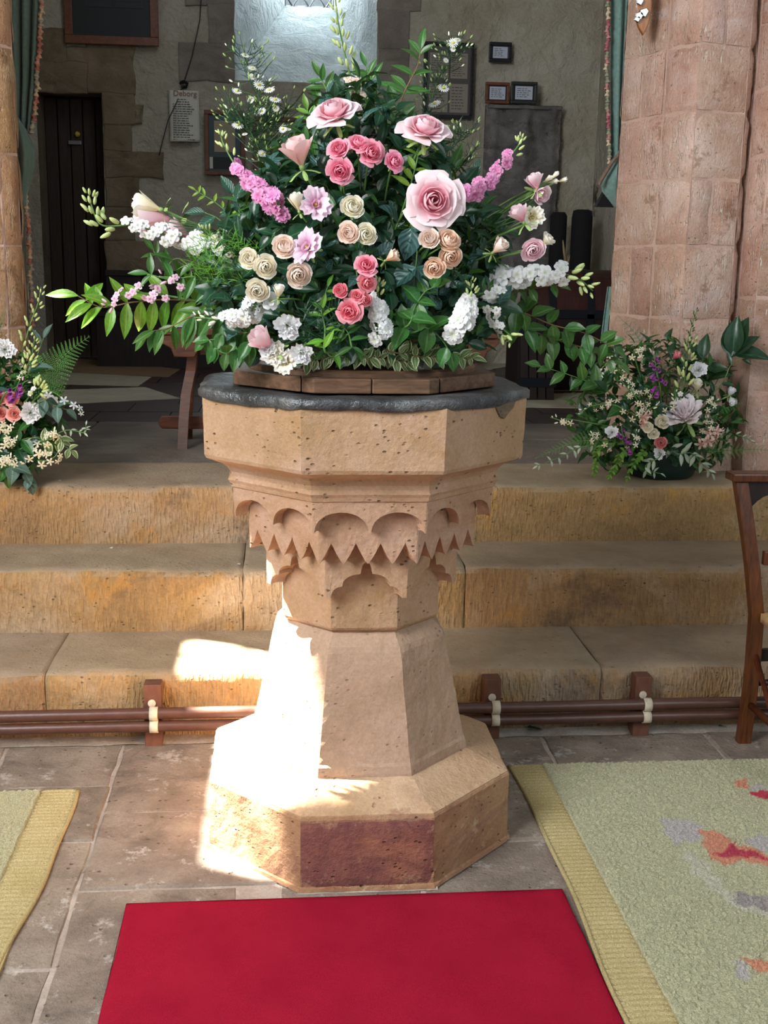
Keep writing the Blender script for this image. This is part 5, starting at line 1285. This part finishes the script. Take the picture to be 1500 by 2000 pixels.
# ---- stocks, larkspur, asters
spike('pink stock spike leaning out at the upper left', [(560, 420), (530, 392), (500, 365), (468, 335), (437, 282), (430, 255)], 'stock', 'orchid', .0215, 19, 9, m_bud, 'stock_flower', layers=2)
spike('pink stock spike pointing up right over the roses', [(890, 392), (925, 378), (955, 352), (985, 318), (1012, 285), (1017, 268)], 'stock', 'orchid', .0215, 18, 8, m_bud, 'stock_flower')
spike('white stock on the left with its tip pointing left', [(520, 600), (490, 612), (460, 622), (420, 622), (380, 620)], 'stock', 'white', .0225, 16, 8, m_budw, 'stock_flower')
spike('white stock in the middle touching the coral roses', [(738, 655), (737, 625), (736, 598), (738, 565), (740, 540)], 'stock', 'white', .0215, 15, 8, m_bud, 'stock_flower')
spike('white stock at the lower right with green tip', [(890, 640), (902, 622), (912, 600), (920, 570), (920, 545)], 'stock', 'white', .025, 16, 9, m_bud, 'stock_flower')
spike('long white larkspur reaching to the right', [(950, 560), (990, 548), (1040, 538), (1090, 533), (1130, 545), (1158, 568)], 'lark', 'white', .026, 26, 13, m_bud, 'larkspur', Y=2.72, budr=.010, jit=.8)
spike('long white larkspur curving up at the far left', [(440, 500), (380, 470), (320, 458), (262, 440), (200, 440), (180, 405), (173, 375)], 'lark', 'white', .020, 24, 19, m_bud, 'larkspur', Y=2.80, budr=.010, jit=.8)
spike('tall pale larkspur rising in front of the window', [(715, 230), (700, 180), (682, 140), (668, 80), (660, 40), (654, -10)], 'lark', 'blush', .0165, 15, 24, m_bud, 'larkspur', Y=2.9, budr=.0085, jit=.8)
spike('pale lilac larkspur sprig right of the highest rose', [(730, 290), (728, 262), (722, 232), (712, 205)], 'lark', 'lilac', .013, 9, 2, m_budp, 'larkspur', Y=2.75, jit=1.)
spike('small white larkspur hanging below the long one at the lower right', [(945, 600), (965, 625), (985, 645), (998, 658), (990, 668)], 'lark', 'white', .014, 8, 8, m_bud, 'larkspur', Y=2.64, budr=.008)
spike('short white larkspur florets over the lower right leaves', [(935, 575), (962, 572), (985, 575)], 'lark', 'white', .017, 4, 0, m_bud, 'larkspur', Y=2.66)
spike('cream larkspur tips beside the left cream roses', [(470, 520), (430, 480), (405, 455), (398, 440)], 'lark', 'cream', .015, 8, 7, m_bud, 'larkspur', Y=2.72)
spike('small white larkspur tip above the left feathery leaves', [(450, 500), (440, 460), (430, 440)], 'lark', 'white', .016, 5, 4, m_bud, 'larkspur', Y=2.74)
spike('pale green bud spray left of the highest rose', [(640, 290), (620, 240), (614, 205)], 'lark', 'white', .010, 1, 12, m_bud, 'larkspur', Y=2.76, budr=.006)
spike('pink and cream weigela sprig in the sunlit left branch', [(340, 580), (300, 575), (255, 572), (225, 590), (205, 600)], 'lark', 'lilac', .013, 13, 3, m_budp, 'weigela', Y=2.86, jit=1.1)
spike('small pink weigela blossoms above the left leafy branch', [(370, 560), (345, 545), (310, 540)], 'lark', 'lilac', .012, 5, 2, m_budp, 'weigela', Y=2.84)
def aster(lab, stempts, fl, buds_n, spread, Y, r_=.0016, dens=1.):
    W_ = path3(stempts, 1, Y); t = thing('aster_stem', lab, 'flower', tuple(FO)); full = smooth_path([FO.copy()]+W_, 6); N = len(full)
    mb = MB(); mb.tube(full, [r_*(1.5-.9*i/N) for i in range(N)], 5); mb.build('stem', m_stemd, t, smooth=True)
    for (px, py, rp) in fl:
        q = at(px, py, Y-.01); j = min(range(N//3, N), key=lambda k: (full[k]+Vector((0, 0, .03))-q).length); rr_ = rp*dist(q)/F
        mb = MB(); mb.tube(bez(full[j], q, 4), .0011, 4); mb.build('stem', m_stemd, t, smooth=True)
        ax = face(q, R(-.3, .3), R(.2, .9), .7); Mw = Matrix.Translation(q) @ rot_to(ax, R(0, 6)) @ Matrix.Diagonal((rr_, rr_, rr_, 1))
        child('daisy_head', cached(('daisy',), daisy, P['white'], True, 'daisy_head'), t, Mw)
        child('flower_eye', cached(('deye',), lambda: ell(.24, .12), m_eye, True, 'flower_eye'), t, Mw)
    acc = MB(); bud = ell(.5, 1., 6, 4, .3); nl = leaf_mesh('needle', 1); lf = MB()
    for i in range(buds_n):
        f = R(.35, 1.)*(N-1); j = min(N-2, int(f)); p = full[j].lerp(full[j+1], f-j); q = p+RT*R(-spread, spread)+UP*R(0, spread*.9)+FW*R(-spread, spread)*.4
        acc2 = MB(); acc.tube([p, p.lerp(q, .5)+Vector((0, 0, -.006)), q], .0008, 3, False)
        s_ = R(.0035, .006); M_ = Matrix.Translation(q) @ rot_to(q-p+Vector((0, 0, .03))) @ Matrix.Diagonal((s_, s_, s_, 1))
        if i < 10: child('bud', cached(('bud', 'a'), lambda: ell(.5, 1., 6, 4, .3), m_budw, True, 'bud'), t, M_)
        else: n0 = len(lf.v); lf.add([M_ @ Vector(v) for v in bud.v], bud.f, bud.uv)
        for k in range(2):
            M2 = leafM(p.lerp(q, R(.1, .9)), Vector((R(-1, 1), R(-1, .5), R(-.1, 1))), R(.015, .035)); acc.add([M2 @ Vector(v) for v in nl.v], nl.f, nl.uv)
    o = acc.build('twigs', G['deep'], t); o['kind'] = 'stuff'
    if lf.v: o = lf.build('buds', m_cal, t, smooth=True); o['kind'] = 'stuff'
    return t
aster('tall white aster stem at the upper left against the window stone', [(560, 380), (530, 270), (505, 190), (485, 140), (479, 105)], [(479, 108, 9), (492, 133, 10), (506, 166, 12), (463, 178, 10), (526, 176, 11), (537, 195, 12), (511, 217, 9), (492, 150, 7), (539, 212, 7), (490, 195, 8)], 70, .055, 2.9)
aster('second aster stem with few flowers left of the peach rosebud', [(560, 400), (520, 320), (490, 260), (460, 215)], [(464, 245, 12), (512, 300, 9), (553, 252, 9), (564, 252, 6), (478, 262, 6)], 110, .07, 2.88)
aster('dark budded aster stem between peach rosebud and stock', [(570, 400), (545, 330), (530, 260), (560, 210)], [], 90, .06, 2.92)
aster('white aster stem at the upper right in front of the black frame', [(800, 340), (835, 240), (850, 170), (875, 120), (888, 82)], [(885, 84, 11), (866, 172, 12), (849, 203, 13), (893, 78, 8), (871, 118, 6), (885, 96, 6)], 80, .045, 2.92)
aster('budded aster stem right of the folded back rose', [(820, 380), (870, 300), (895, 275), (908, 258)], [], 45, .035, 2.9)
aster('budded aster stem over the ribbed leaves at the right', [(850, 400), (880, 350), (900, 325), (912, 308)], [], 40, .035, 2.9)
# ---- leafy branches
br = branch
br('sunlit leafy weigela branch stretching far to the left', [(470, 590), (400, 590), (330, 585), (260, 590), (200, 600), (152, 578)], 'lance', 'bright', .10, 13, Y=2.90, twig=m_twig, droop=.35, opp=True, tip=.8)
br('lower left drooping branch with long narrow leaves', [(480, 620), (420, 610), (370, 620), (330, 640), (290, 648)], 'lance', 'mid', .10, 9, Y=2.84, twig=m_twig, droop=.8, opp=True)
br('leafy sprig left of the feathery leaves', [(460, 560), (420, 545), (380, 540), (330, 545), (290, 535)], 'lance', 'mid', .085, 9, Y=2.84, droop=.1, opp=True)
br('upright young shoot at the far left of the bouquet', [(450, 540), (400, 520), (345, 505), (325, 520), (300, 490)], 'lance', 'mid', .07, 8, Y=2.86, droop=-.1, opp=True)
br('thin pale shoot poking up left of the ribbed leaves', [(500, 470), (455, 425), (420, 395), (382, 372)], 'lance', 'lime', .035, 9, Y=2.86, droop=-.1, opp=True)
br('long leafy branch arching down to the right', [(880, 600), (950, 590), (1020, 610), (1080, 635), (1140, 650), (1200, 680)], 'ovate', 'mid', .075, 15, Y=2.78, twig=m_twig, droop=.15, opp=True)
br('second leafy branch on the right ending over the small arrangement', [(900, 640), (1000, 635), (1080, 662), (1140, 680), (1210, 712)], 'ovate', 'mid', .07, 14, Y=2.80, twig=m_twig, droop=.3, opp=True)
br('dark leaves under the long white larkspur', [(900, 590), (960, 578), (1010, 570), (1060, 560), (1090, 558)], 'ovate', 'mid', .06, 8, Y=2.76, twig=m_twig, droop=.1, opp=True)
br('upright shoot with fresh leaves right of the tall larkspur', [(740, 320), (770, 240), (790, 180), (815, 130), (822, 95)], 'lance', 'mid', .085, 9, Y=2.86, droop=-.25, twig=m_twig, opp=True)
br('leaf shoot behind the highest rose on its left', [(660, 300), (655, 220), (640, 180), (625, 150)], 'lance', 'mid', .075, 6, Y=2.88, droop=-.1, opp=True)
br('leaf shoot between tall larkspur and right shoot', [(720, 300), (735, 220), (730, 170), (715, 130)], 'lance', 'mid', .07, 7, Y=2.9, droop=-.2, opp=True)
br('glossy leaves right of the hot pink cluster', [(760, 380), (780, 300), (785, 250), (770, 200)], 'ovate', 'mid', .07, 8, Y=2.78, droop=0, opp=True)
br('bright lime shoot under the folded back rose', [(790, 400), (805, 350), (815, 310), (818, 280)], 'lance', 'lime', .055, 6, Y=2.62, droop=-.2, opp=True)
br('green shoot left of the hot pink roses', [(640, 380), (620, 300), (610, 250), (600, 215)], 'lance', 'bright', .065, 7, Y=2.74, droop=-.2, opp=True)
br('big ribbed leaves below the pink stock', [(540, 480), (500, 440), (470, 410), (455, 380)], 'rib', 'rib', .085, 5, Y=2.72, droop=.1, opp=True, sizevar=.1)
br('ribbed leaf spray at the left behind cream roses', [(520, 500), (470, 470), (430, 430), (400, 415)], 'rib', 'rib', .08, 4, Y=2.78, droop=.2, opp=True, sizevar=.1)
br('ribbed leaves behind the pink stock on the right', [(860, 450), (890, 420), (915, 395), (925, 350)], 'rib', 'rib', .085, 4, Y=2.84, droop=.1, opp=True)
br('large blue green rose leaves at the right middle', [(780, 430), (805, 445), (815, 480), (810, 540)], 'broad', 'blue', .078, 3, Y=2.60, droop=.3, opp=True, sizevar=.1, tip=1.)
br('broad leaves above the apricot roses', [(820, 470), (850, 440), (880, 430)], 'broad', 'dark', .065, 4, Y=2.62, droop=.1, opp=True)
br('long dark pointed leaves in the centre', [(700, 560), (690, 500), (670, 470)], 'lance', 'deep', .10, 4, Y=2.62, droop=.0, opp=True)
br('fresh green sprig low in the centre', [(640, 690), (635, 640), (628, 600), (640, 560)], 'lance', 'bright', .05, 8, Y=2.56, droop=.0, opp=True)
br('dark green leaf sprig under the coral roses', [(690, 680), (680, 650), (660, 630)], 'lance', 'mid', .05, 8, Y=2.57, droop=.5, opp=True)
br('wavy broad leaves right of the middle white stock', [(790, 640), (810, 600), (830, 570), (850, 560)], 'broad', 'mid', .065, 5, Y=2.58, droop=-.1, opp=True)
br('broad drooping leaves below the right stock', [(800, 650), (830, 640), (860, 660), (880, 690)], 'broad', 'mid', .075, 5, Y=2.60, droop=.6, opp=True)
br('wide green leaves under the left white stock', [(520, 650), (480, 650), (440, 660), (400, 665)], 'broad', 'mid', .06, 7, Y=2.68, droop=.6, opp=True)
br('leafy stem at the lower left edge', [(520, 660), (470, 680), (440, 690), (420, 680)], 'ovate', 'mid', .07, 7, Y=2.66, droop=.9, opp=True)
br('dark leaves around the cream roses', [(620, 470), (590, 440), (560, 440), (530, 460)], 'ovate', 'dark', .07, 7, Y=2.60, droop=.1, opp=True)
br('dark narrow leaves right of the centre', [(760, 580), (770, 540), (760, 470), (765, 430)], 'lance', 'deep', .075, 8, Y=2.64, droop=.1, opp=True)
br('thin grassy stems behind the right lisianthus', [(860, 560), (930, 480), (990, 430), (1040, 392)], 'lance', 'mid', .05, 4, Y=2.7, droop=.0, opp=False)
br('dark leaf mass at the lower right', [(860, 600), (900, 560), (930, 520), (950, 500)], 'lance', 'deep', .08, 8, Y=2.7, droop=.1, opp=True)
br('leaves behind the blush rose at the right edge', [(880, 540), (930, 500), (970, 470), (990, 440)], 'ovate', 'dark', .08, 7, Y=2.76, droop=.1, opp=True)
for i, (x0, x1, y0, y1) in enumerate(((690, 600, 702, 706), (700, 800, 705, 708), (800, 925, 704, 700), (760, 860, 698, 690))):
    br(('variegated sprig along the cover at the left of the rim', 'variegated sprig along the front middle of the cover', 'variegated sprig trailing to the right edge of the cover', 'variegated sprig lying behind the front one')[i],
       [(x0, y0-12), ((x0+x1)/2, (y0+y1)/2-6), (x1, y1)], 'ovate', 'var', .038, 14, Y=2.655, droop=.0, opp=True, twig=m_twig, sizevar=.4, tip=.9, start=.3)
# thin dark stems seen against the pink rose on the left
for i in range(6):
    mb = MB(); mb.tube([at(480+i*8, 480+i*4, 2.82), at(400+i*6, 440+i*3, 2.80), at(330, 425-5+i*7, 2.80)], .0014, 4); t = mb.build('bare_stem', m_stemd); tag(t, ('highest', 'second', 'third', 'fourth', 'fifth', 'lowest')[i]+' of the thin dark stems running to the far left roses', 'stem', 'thin stems at the left')
for i in range(5):
    mb = MB(); mb.tube([at(880-i*4, 480+i*10, 2.70), at(950, 425+i*6, 2.72), at(1030+i*3, 380+i*10, 2.75)], .0014, 4); t = mb.build('bare_stem', m_stem); tag(t, ('highest', 'second', 'middle', 'fourth', 'lowest')[i]+' of the thin green stems running to the right lisianthus', 'stem', 'thin stems at the right')
# ------------------------------------------------------------------ right arrangement in the green bowl
BX = at(1290, 930, 4.52); pc = Vector((BX.x, 4.53, Z3))
pt = thing('green_bowl', 'dark green plastic bowl holding the small arrangement by the right pillar', 'bowl', tuple(pc))
mb = MB(); mb.lathe([(.118, Z3), (.132, Z3+.008), (.150, Z3+.05), (.158, Z3+.10), (.160, Z3+.125), (.153, Z3+.125), (.148, Z3+.09), (.12, Z3+.03), (.001, Z3+.03)], (pc.x, pc.y, 0), 40); mb.build('bowl_shell', m_pot, pt, smooth=True)
mb = MB(); mb.lathe([(.10, Z3+.03), (.14, Z3+.11), (.12, Z3+.18), (.05, Z3+.22), (.001, Z3+.222)], (pc.x, pc.y, 0), 20); mb.build('foam_block', m_floret, pt, smooth=True)
RB = pc+Vector((0, 0, .16))
def bdr(px, py): u = (px-1285)/190; v = (820-py)/190; return 4.55-.24*math.sqrt(max(0, 1-min(1, u*u+v*v)))
def reg_r():
    px, py = R(1110, 1460), R(660, 915); u = (px-1282)/(150+.12*(py-660)); v = (py-800)/135; return (px, py) if u*u+v*v < 1 else (None, None)
filler('foliage_filling', 'dense green leaves inside the small arrangement by the right pillar', 800, reg_r, lambda px, py: at(px, py, bdr(px, py)+R(.02, .16)),
       [('ovate', 'deep', 1.), ('lance', 'mid', 1.), ('ovate', 'mid', .7), ('ovate', 'dark', .8)], (.035, .07), tuple(RB), pc+Vector((0, 0, .2)))
def fr(kind, col, px, py, r, dx, dy, lab, nm, **k): return flower(kind, col, px, py, r, dx, dy, lab, A, nm, base=RB, Y=bdr(px, py), **k)
fr('peony', 'peony', 1338, 808, 40, -.2, .9, 'large pale pink peony in the right hand arrangement', 'peony', c=1.1, oval=(1, 1, 1.1))
fr('carn', 'white', 1365, 722, 16, .2, .2, 'white ruffled flower below the tall leaf at the right', 'carnation')
fr('carn', 'white', 1195, 844, 12, -.2, 0, 'small white carnation beside the lower foxglove', 'carnation')
fr('ball', 'cream', 1265, 834, 11, -.2, .2, 'small cream rose left of centre in the right arrangement', 'spray_rose')
fr('ball', 'cream', 1293, 824, 14, .2, .2, 'cream rose left of the peony', 'spray_rose')
fr('ball', 'cream', 1276, 847, 11, 0, -.1, 'round cream rose below the other cream ones', 'spray_rose')
fr('bud', 'coral', 1322, 694, 13, .5, .4, 'single coral pink bud at the top of the right arrangement', 'rosebud', c=.4)
fr('ball', 'salmon', 1291, 865, 12, 0, 0, 'dusky pink round flower above the bowl rim', 'round_flower')
fr('carn', 'white', 1288, 885, 11, 0, -.1, 'small white flower just above the bowl rim', 'carnation')
fr('bud', 'cream', 1362, 752, 17, .1, .6, 'greenish cream rose behind the dark leaf', 'rose', c=.5)
fr('bud', 'white', 1428, 765, 13, .4, .6, 'upper white sweet pea at the right of the arrangement', 'sweet_pea', c=.5)
fr('bud', 'white', 1430, 783, 13, .3, -.7, 'lower white sweet pea at the right of the arrangement', 'sweet_pea', c=.5)
sp = spike
def spr(lab, pts, kind, col, rp, n, buds, bm, nm, **k): return spike(lab, pts, kind, col, rp, n, buds, bm, nm, base=RB, Y=4.34, **k)
spr('purple foxglove standing at the top of the right arrangement', [(1290, 765), (1284, 735), (1278, 700), (1275, 678)], 'bell', 'purple', .0165, 12, 4, m_budp, 'foxglove')
spr('purple foxglove low at the left of the right arrangement', [(1225, 870), (1216, 850), (1213, 828)], 'bell', 'purple', .0165, 8, 1, m_budp, 'foxglove')
spr('green larkspur bud spike near the big dark leaves', [(1330, 770), (1338, 730), (1345, 690), (1352, 660)], 'lark', 'white', .012, 1, 18, m_bud, 'larkspur', budr=.012)
spr('thin seeded spike at the very top of the right arrangement', [(1330, 740), (1338, 690), (1350, 640), (1362, 602)], 'star', 'white', .006, 4, 26, m_stemd, 'seed_spike', budr=.006)
for i, (pts, lab) in enumerate((([(1250, 790), (1225, 745), (1210, 720), (1200, 700)], 'jasmine spray at the upper left of the right arrangement'), ([(1220, 800), (1185, 790), (1150, 795), (1130, 812)], 'jasmine spray at the far left of the right arrangement'),
        ([(1250, 780), (1235, 770), (1215, 745)], 'jasmine spray in the middle left of the right arrangement'), ([(1300, 800), (1320, 790), (1318, 760)], 'jasmine sprig just above the peony'), ([(1240, 700), (1255, 690), (1240, 690)], 'small white jasmine sprig left of the upper foxglove'),
        ([(1380, 800), (1390, 790), (1400, 780)], 'white jasmine sprig right of the peony'), ([(1180, 860), (1165, 850), (1150, 850)], 'jasmine sprig at the lower left'), ([(1260, 760), (1270, 790), (1250, 800)], 'jasmine sprig in front of the foliage centre'),
        ([(1205, 720), (1180, 715), (1170, 735)], 'pale jasmine sprig under the overhanging branch'), ([(1240, 815), (1265, 800), (1290, 790)], 'jasmine sprig left of the peony top'), ([(1370, 840), (1385, 825), (1375, 815)], 'tiny jasmine sprig touching the peony'),
        ([(1235, 870), (1245, 855), (1240, 840)], 'jasmine sprig right of the lower foxglove'), ([(1120, 820), (1100, 822), (1075, 815)], 'white budded sprig pointing left'))):
    spr(lab, pts, 'star', 'jas', .0145, 7 if i < 3 else 5, 3, m_budw, 'jasmine_sprig', budr=.006, jit=1.3)
spr('pink and cream honeysuckle at the right of the peony', [(1370, 860), (1395, 845), (1410, 838)], 'star', 'honey', .030, 8, 3, m_budp, 'honeysuckle', jit=.8)
spr('cream honeysuckle left of the peony', [(1270, 830), (1262, 815), (1258, 800)], 'star', 'honey', .026, 6, 2, m_budp, 'honeysuckle', jit=.8)
fern('grey green fern frond rising at the upper left of the right arrangement', [(1290, 760), (1262, 690), (1240, 650), (1205, 615)], .085, 18, 'euc', Y=4.62, base=RB)
fern('long fern frond pointing left over the step', [(1180, 860), (1130, 862), (1085, 878), (1045, 895)], .055, 22, 'fern', Y=4.36, base=RB)
fern('fern frond pointing right in front of the pillar foot', [(1370, 880), (1420, 880), (1470, 878), (1510, 880)], .06, 20, 'fern', Y=4.40, base=RB)
def brr(lab, pts, lk_, gk, s_, n, **k): return branch(lab, pts, lk_, gk, s_, n, base=RB, Y=k.pop('Y', 4.42), **k)
brr('tall pair of large dark leaves at the right of the arrangement', [(1370, 790), (1400, 745), (1422, 705), (1432, 690)], 'rib', 'dark', .155, 2, opp=True, droop=-.75, sizevar=.1, tip=1., start=.8, Y=4.46)
brr('broad drooping dark leaves behind the green bud spike', [(1340, 780), (1365, 745), (1372, 700)], 'rib', 'deep', .17, 3, opp=True, droop=.3, sizevar=.1, Y=4.5, start=.6)
brr('small dark leaf sprig reaching the pillar edge', [(1400, 760), (1430, 710), (1465, 698)], 'lance', 'dark', .07, 4, droop=0)
brr('blue green leafy branch reaching left from the right arrangement', [(1230, 800), (1180, 760), (1120, 735), (1055, 715)], 'ovate', 'mid', .10, 7, opp=True, droop=-.1)
brr('leafy twig low at the left of the right arrangement', [(1200, 860), (1170, 840), (1140, 815)], 'ovate', 'mid', .06, 8, opp=True)
brr('trailing small leaved sprig hanging over the step edge', [(1220, 880), (1205, 905), (1190, 930)], 'ovate', 'bright', .03, 16, opp=True, Y=4.33)
brr('second trailing sprig hanging left of the bowl', [(1180, 870), (1165, 900), (1160, 925)], 'ovate', 'bright', .03, 14, opp=True, Y=4.33)
brr('short trailing sprig against the front of the bowl', [(1250, 890), (1238, 905), (1225, 935)], 'ovate', 'bright', .028, 14, opp=True, Y=4.31)
brr('silvery narrow leaved twig curling over the bowl at the right', [(1320, 885), (1350, 885), (1370, 905), (1390, 925)], 'lance', 'silver', .06, 8, opp=True, Y=4.30, droop=.3)
brr('silvery leaf twig in front of the bowl', [(1290, 890), (1265, 905), (1262, 918), (1290, 925)], 'lance', 'silver', .05, 6, opp=True, Y=4.30)
brr('silvery twig trailing at the far left of the step', [(1150, 870), (1100, 890), (1050, 910)], 'lance', 'silver', .04, 8, opp=True, Y=4.34)
brr('light leaves around the white sweet peas', [(1380, 820), (1410, 800), (1440, 790)], 'ovate', 'mid', .035, 14, opp=True)
brr('wispy light twig at the far right of the arrangement', [(1390, 850), (1440, 850), (1475, 865)], 'lance', 'silver', .035, 8, opp=True)
# ------------------------------------------------------------------ left arrangement at the foot of the left pillar
LB = at(-20, 880, 4.45); LB.z = Z3+.10
lt = thing('dark_bowl', 'dark bowl hidden under the flower arrangement at the left pillar', 'bowl', (LB.x, LB.y, Z3))
mb = MB(); mb.lathe([(.12, Z3), (.15, Z3+.05), (.155, Z3+.11), (.148, Z3+.11), (.12, Z3+.03), (.001, Z3+.03)], (LB.x, LB.y, 0), 32); mb.build('bowl_shell', m_pot, lt, smooth=True)
mb = MB(); mb.lathe([(.10, Z3+.03), (.13, Z3+.11), (.10, Z3+.2), (.001, Z3+.22)], (LB.x, LB.y, 0), 16); mb.build('foam_block', m_floret, lt, smooth=True)
def bdl(px, py): u = (px+10)/170; v = (810-py)/190; return 4.5-.24*math.sqrt(max(0, 1-min(1, u*u+v*v)))
def reg_l():
    px, py = R(-90, 125), R(650, 935); u = (px+10)/(110+.1*(py-700)); v = (py-810)/130; return (px, py) if u*u+v*v < 1 else (None, None)
filler('foliage_filling', 'dense green leaves inside the arrangement by the left pillar', 520, reg_l, lambda px, py: at(px, py, bdl(px, py)+R(.02, .14)),
       [('ovate', 'deep', 1.), ('lance', 'mid', 1.), ('ovate', 'mid', .8), ('ovate', 'dark', .9)], (.04, .08), tuple(LB), LB)
def fL(kind, col, px, py, r, dx, dy, lab, nm, **k): return flower(kind, col, px, py, r, dx, dy, lab, A, nm, base=LB, Y=bdl(px, py), **k)
for (px, py, r, lab) in ((60, 805, 22, 'larger white carnation at the left arrangement'), (92, 785, 18, 'white carnation under the green buds at the left arrangement'), (10, 682, 20, 'white flower high at the left picture edge')):
    fL('carn', 'white', px, py, r, .2, .2, lab, 'carnation')
for (px, py, r, lab) in ((22, 778, 14, 'salmon pink rose under the purple foxglove'), (-2, 778, 14, 'salmon pink rose cut by the picture edge, upper one'), (27, 808, 14, 'salmon pink rose left of the white carnation'), (0, 808, 14, 'salmon pink rose cut by the picture edge, lower one')):
    fL('spray', 'salmon', px, py, r, .1, .1, lab, 'spray_rose')
def spl(lab, pts, kind, col, rp, n, buds, bm, nm, **k): return spike(lab, pts, kind, col, rp, n, buds, bm, nm, base=LB, Y=k.pop('Y', 4.26), **k)
spl('purple foxglove with open bells at the left arrangement', [(0, 790), (15, 765), (35, 755), (55, 742)], 'bell', 'purple', .021, 11, 2, m_budp, 'foxglove')
spl('tall white foxglove rising beside the left pillar', [(25, 730), (45, 680), (60, 630), (75, 590), (80, 560)], 'bell', 'jas', .014, 7, 20, m_bud, 'foxglove', Y=4.4, budr=.010)
spl('green white bud spike above the left carnations', [(60, 770), (75, 760), (82, 745)], 'lark', 'white', .012, 3, 14, m_bud, 'larkspur', budr=.012)
spl('pale green spike beside the fern at the left', [(40, 740), (60, 700), (68, 660)], 'star', 'jas', .012, 3, 18, m_bud, 'green_spike', budr=.010)
for i, (pts, lab) in enumerate((([(-10, 840), (10, 838), (30, 835)], 'cream jasmine cluster under the salmon roses'), ([(0, 870), (20, 865), (35, 862)], 'cream jasmine cluster at the left edge, second from top'), ([(-5, 905), (15, 900), (25, 895)], 'cream jasmine cluster at the left edge, third from top'),
        ([(20, 905), (40, 903), (55, 900)], 'cream jasmine flowers lowest in the left arrangement'), ([(60, 890), (80, 880), (92, 890)], 'small cream jasmine flowers below the dark leaves'), ([(80, 900), (105, 893), (115, 880)], 'cream jasmine sprig beside the variegated leaves'),
        ([(90, 860), (100, 850), (110, 845)], 'tiny silvery blossoms right of the left arrangement'))):
    spl(lab, pts, 'star', 'jas', .019, 7, 1, m_budw, 'jasmine_sprig', jit=1.1)
spl('bluish white drooping flower at the tip of a grey stem', [(80, 770), (130, 785), (152, 800), (165, 805)], 'star', 'bluew', .018, 5, 0, m_budw, 'columbine')
fern('large bright fern frond arching right from the left arrangement', [(60, 770), (95, 730), (130, 690), (176, 656)], .115, 24, 'fern', Y=4.35, base=LB)
fern('dark feathery sprig against the left pillar', [(-10, 700), (0, 640), (10, 600)], .035, 14, 'deep', Y=4.35, base=LB)
def brl(lab, pts, lk_, gk, s_, n, **k): return branch(lab, pts, lk_, gk, s_, n, base=LB, Y=k.pop('Y', 4.28), **k)
brl('variegated ivy leaves at the right of the left arrangement', [(70, 870), (110, 850), (125, 870), (140, 880)], 'ovate', 'var', .065, 5, opp=True)
brl('dark green leaves low in the left arrangement', [(30, 880), (60, 870), (75, 895)], 'broad', 'dark', .09, 4, opp=True, droop=.5)
brl('pointed mid green leaves spreading right in the left arrangement', [(40, 860), (65, 855), (95, 860)], 'ovate', 'mid', .08, 4, opp=True)
brl('grey green eucalyptus leaves hanging over the step edge', [(20, 910), (45, 920), (60, 945)], 'round', 'euc', .075, 4, opp=True, droop=.8, Y=4.25)
brl('heart shaped leaves hanging at the lower left corner', [(0, 900), (10, 915), (15, 930)], 'broad', 'mid', .08, 4, opp=True, droop=.7, Y=4.25)
brl('grey leaves hanging behind the bluish flower', [(70, 790), (100, 790), (130, 800)], 'ovate', 'euc', .09, 3, opp=True, droop=.4)
brl('silvery twig right of the variegated leaves', [(80, 860), (130, 840), (165, 845), (168, 830)], 'lance', 'silver', .03, 9, opp=True)
brl('long narrow grey leaf beside the tall foxglove', [(50, 740), (70, 700), (85, 660)], 'lance', 'euc', .10, 3)
# ------------------------------------------------------------------ fallen petals and leaves
for i, (px, py, z, lab) in enumerate(((213, 1071, .447, 'fallen white petal on the middle step at the left'), (112, 939, .671, 'tiny white petal on the top step under the left flowers'), (462, 1102, .447, 'small white petal on the middle step left of the font'))):
    p = atz(px, py, z+.004); mb = floret5(1, i, .3, .7, .1); mb.v = [(p.x+x*.014, p.y+y*.014, p.z+zz*.02) for x, y, zz in mb.v]; tag(mb.build('fallen_petal', P['white'], smooth=True), lab, 'petal', 'fallen petals')
for (px, py, s_, lab, d) in ((1052, 1428, .062, 'dark green leaf fallen on the flagstones below the pipes', (1, .1, 0)), (1425, 1425, .03, 'small dark leaf on the floor near the chair leg', (1, .2, 0))):
    p = atz(px-22, py, .006); L = leaf_mesh('ovate', 1); M_ = leafM(p, Vector(d), s_, Vector((0, 0, 1))); mb = MB(); mb.add([M_ @ Vector(v)+Vector((0, 0, .012)) for v in L.v], L.f, L.uv); tag(mb.build('fallen_leaf', G['deep'], smooth=True), lab, 'leaf')
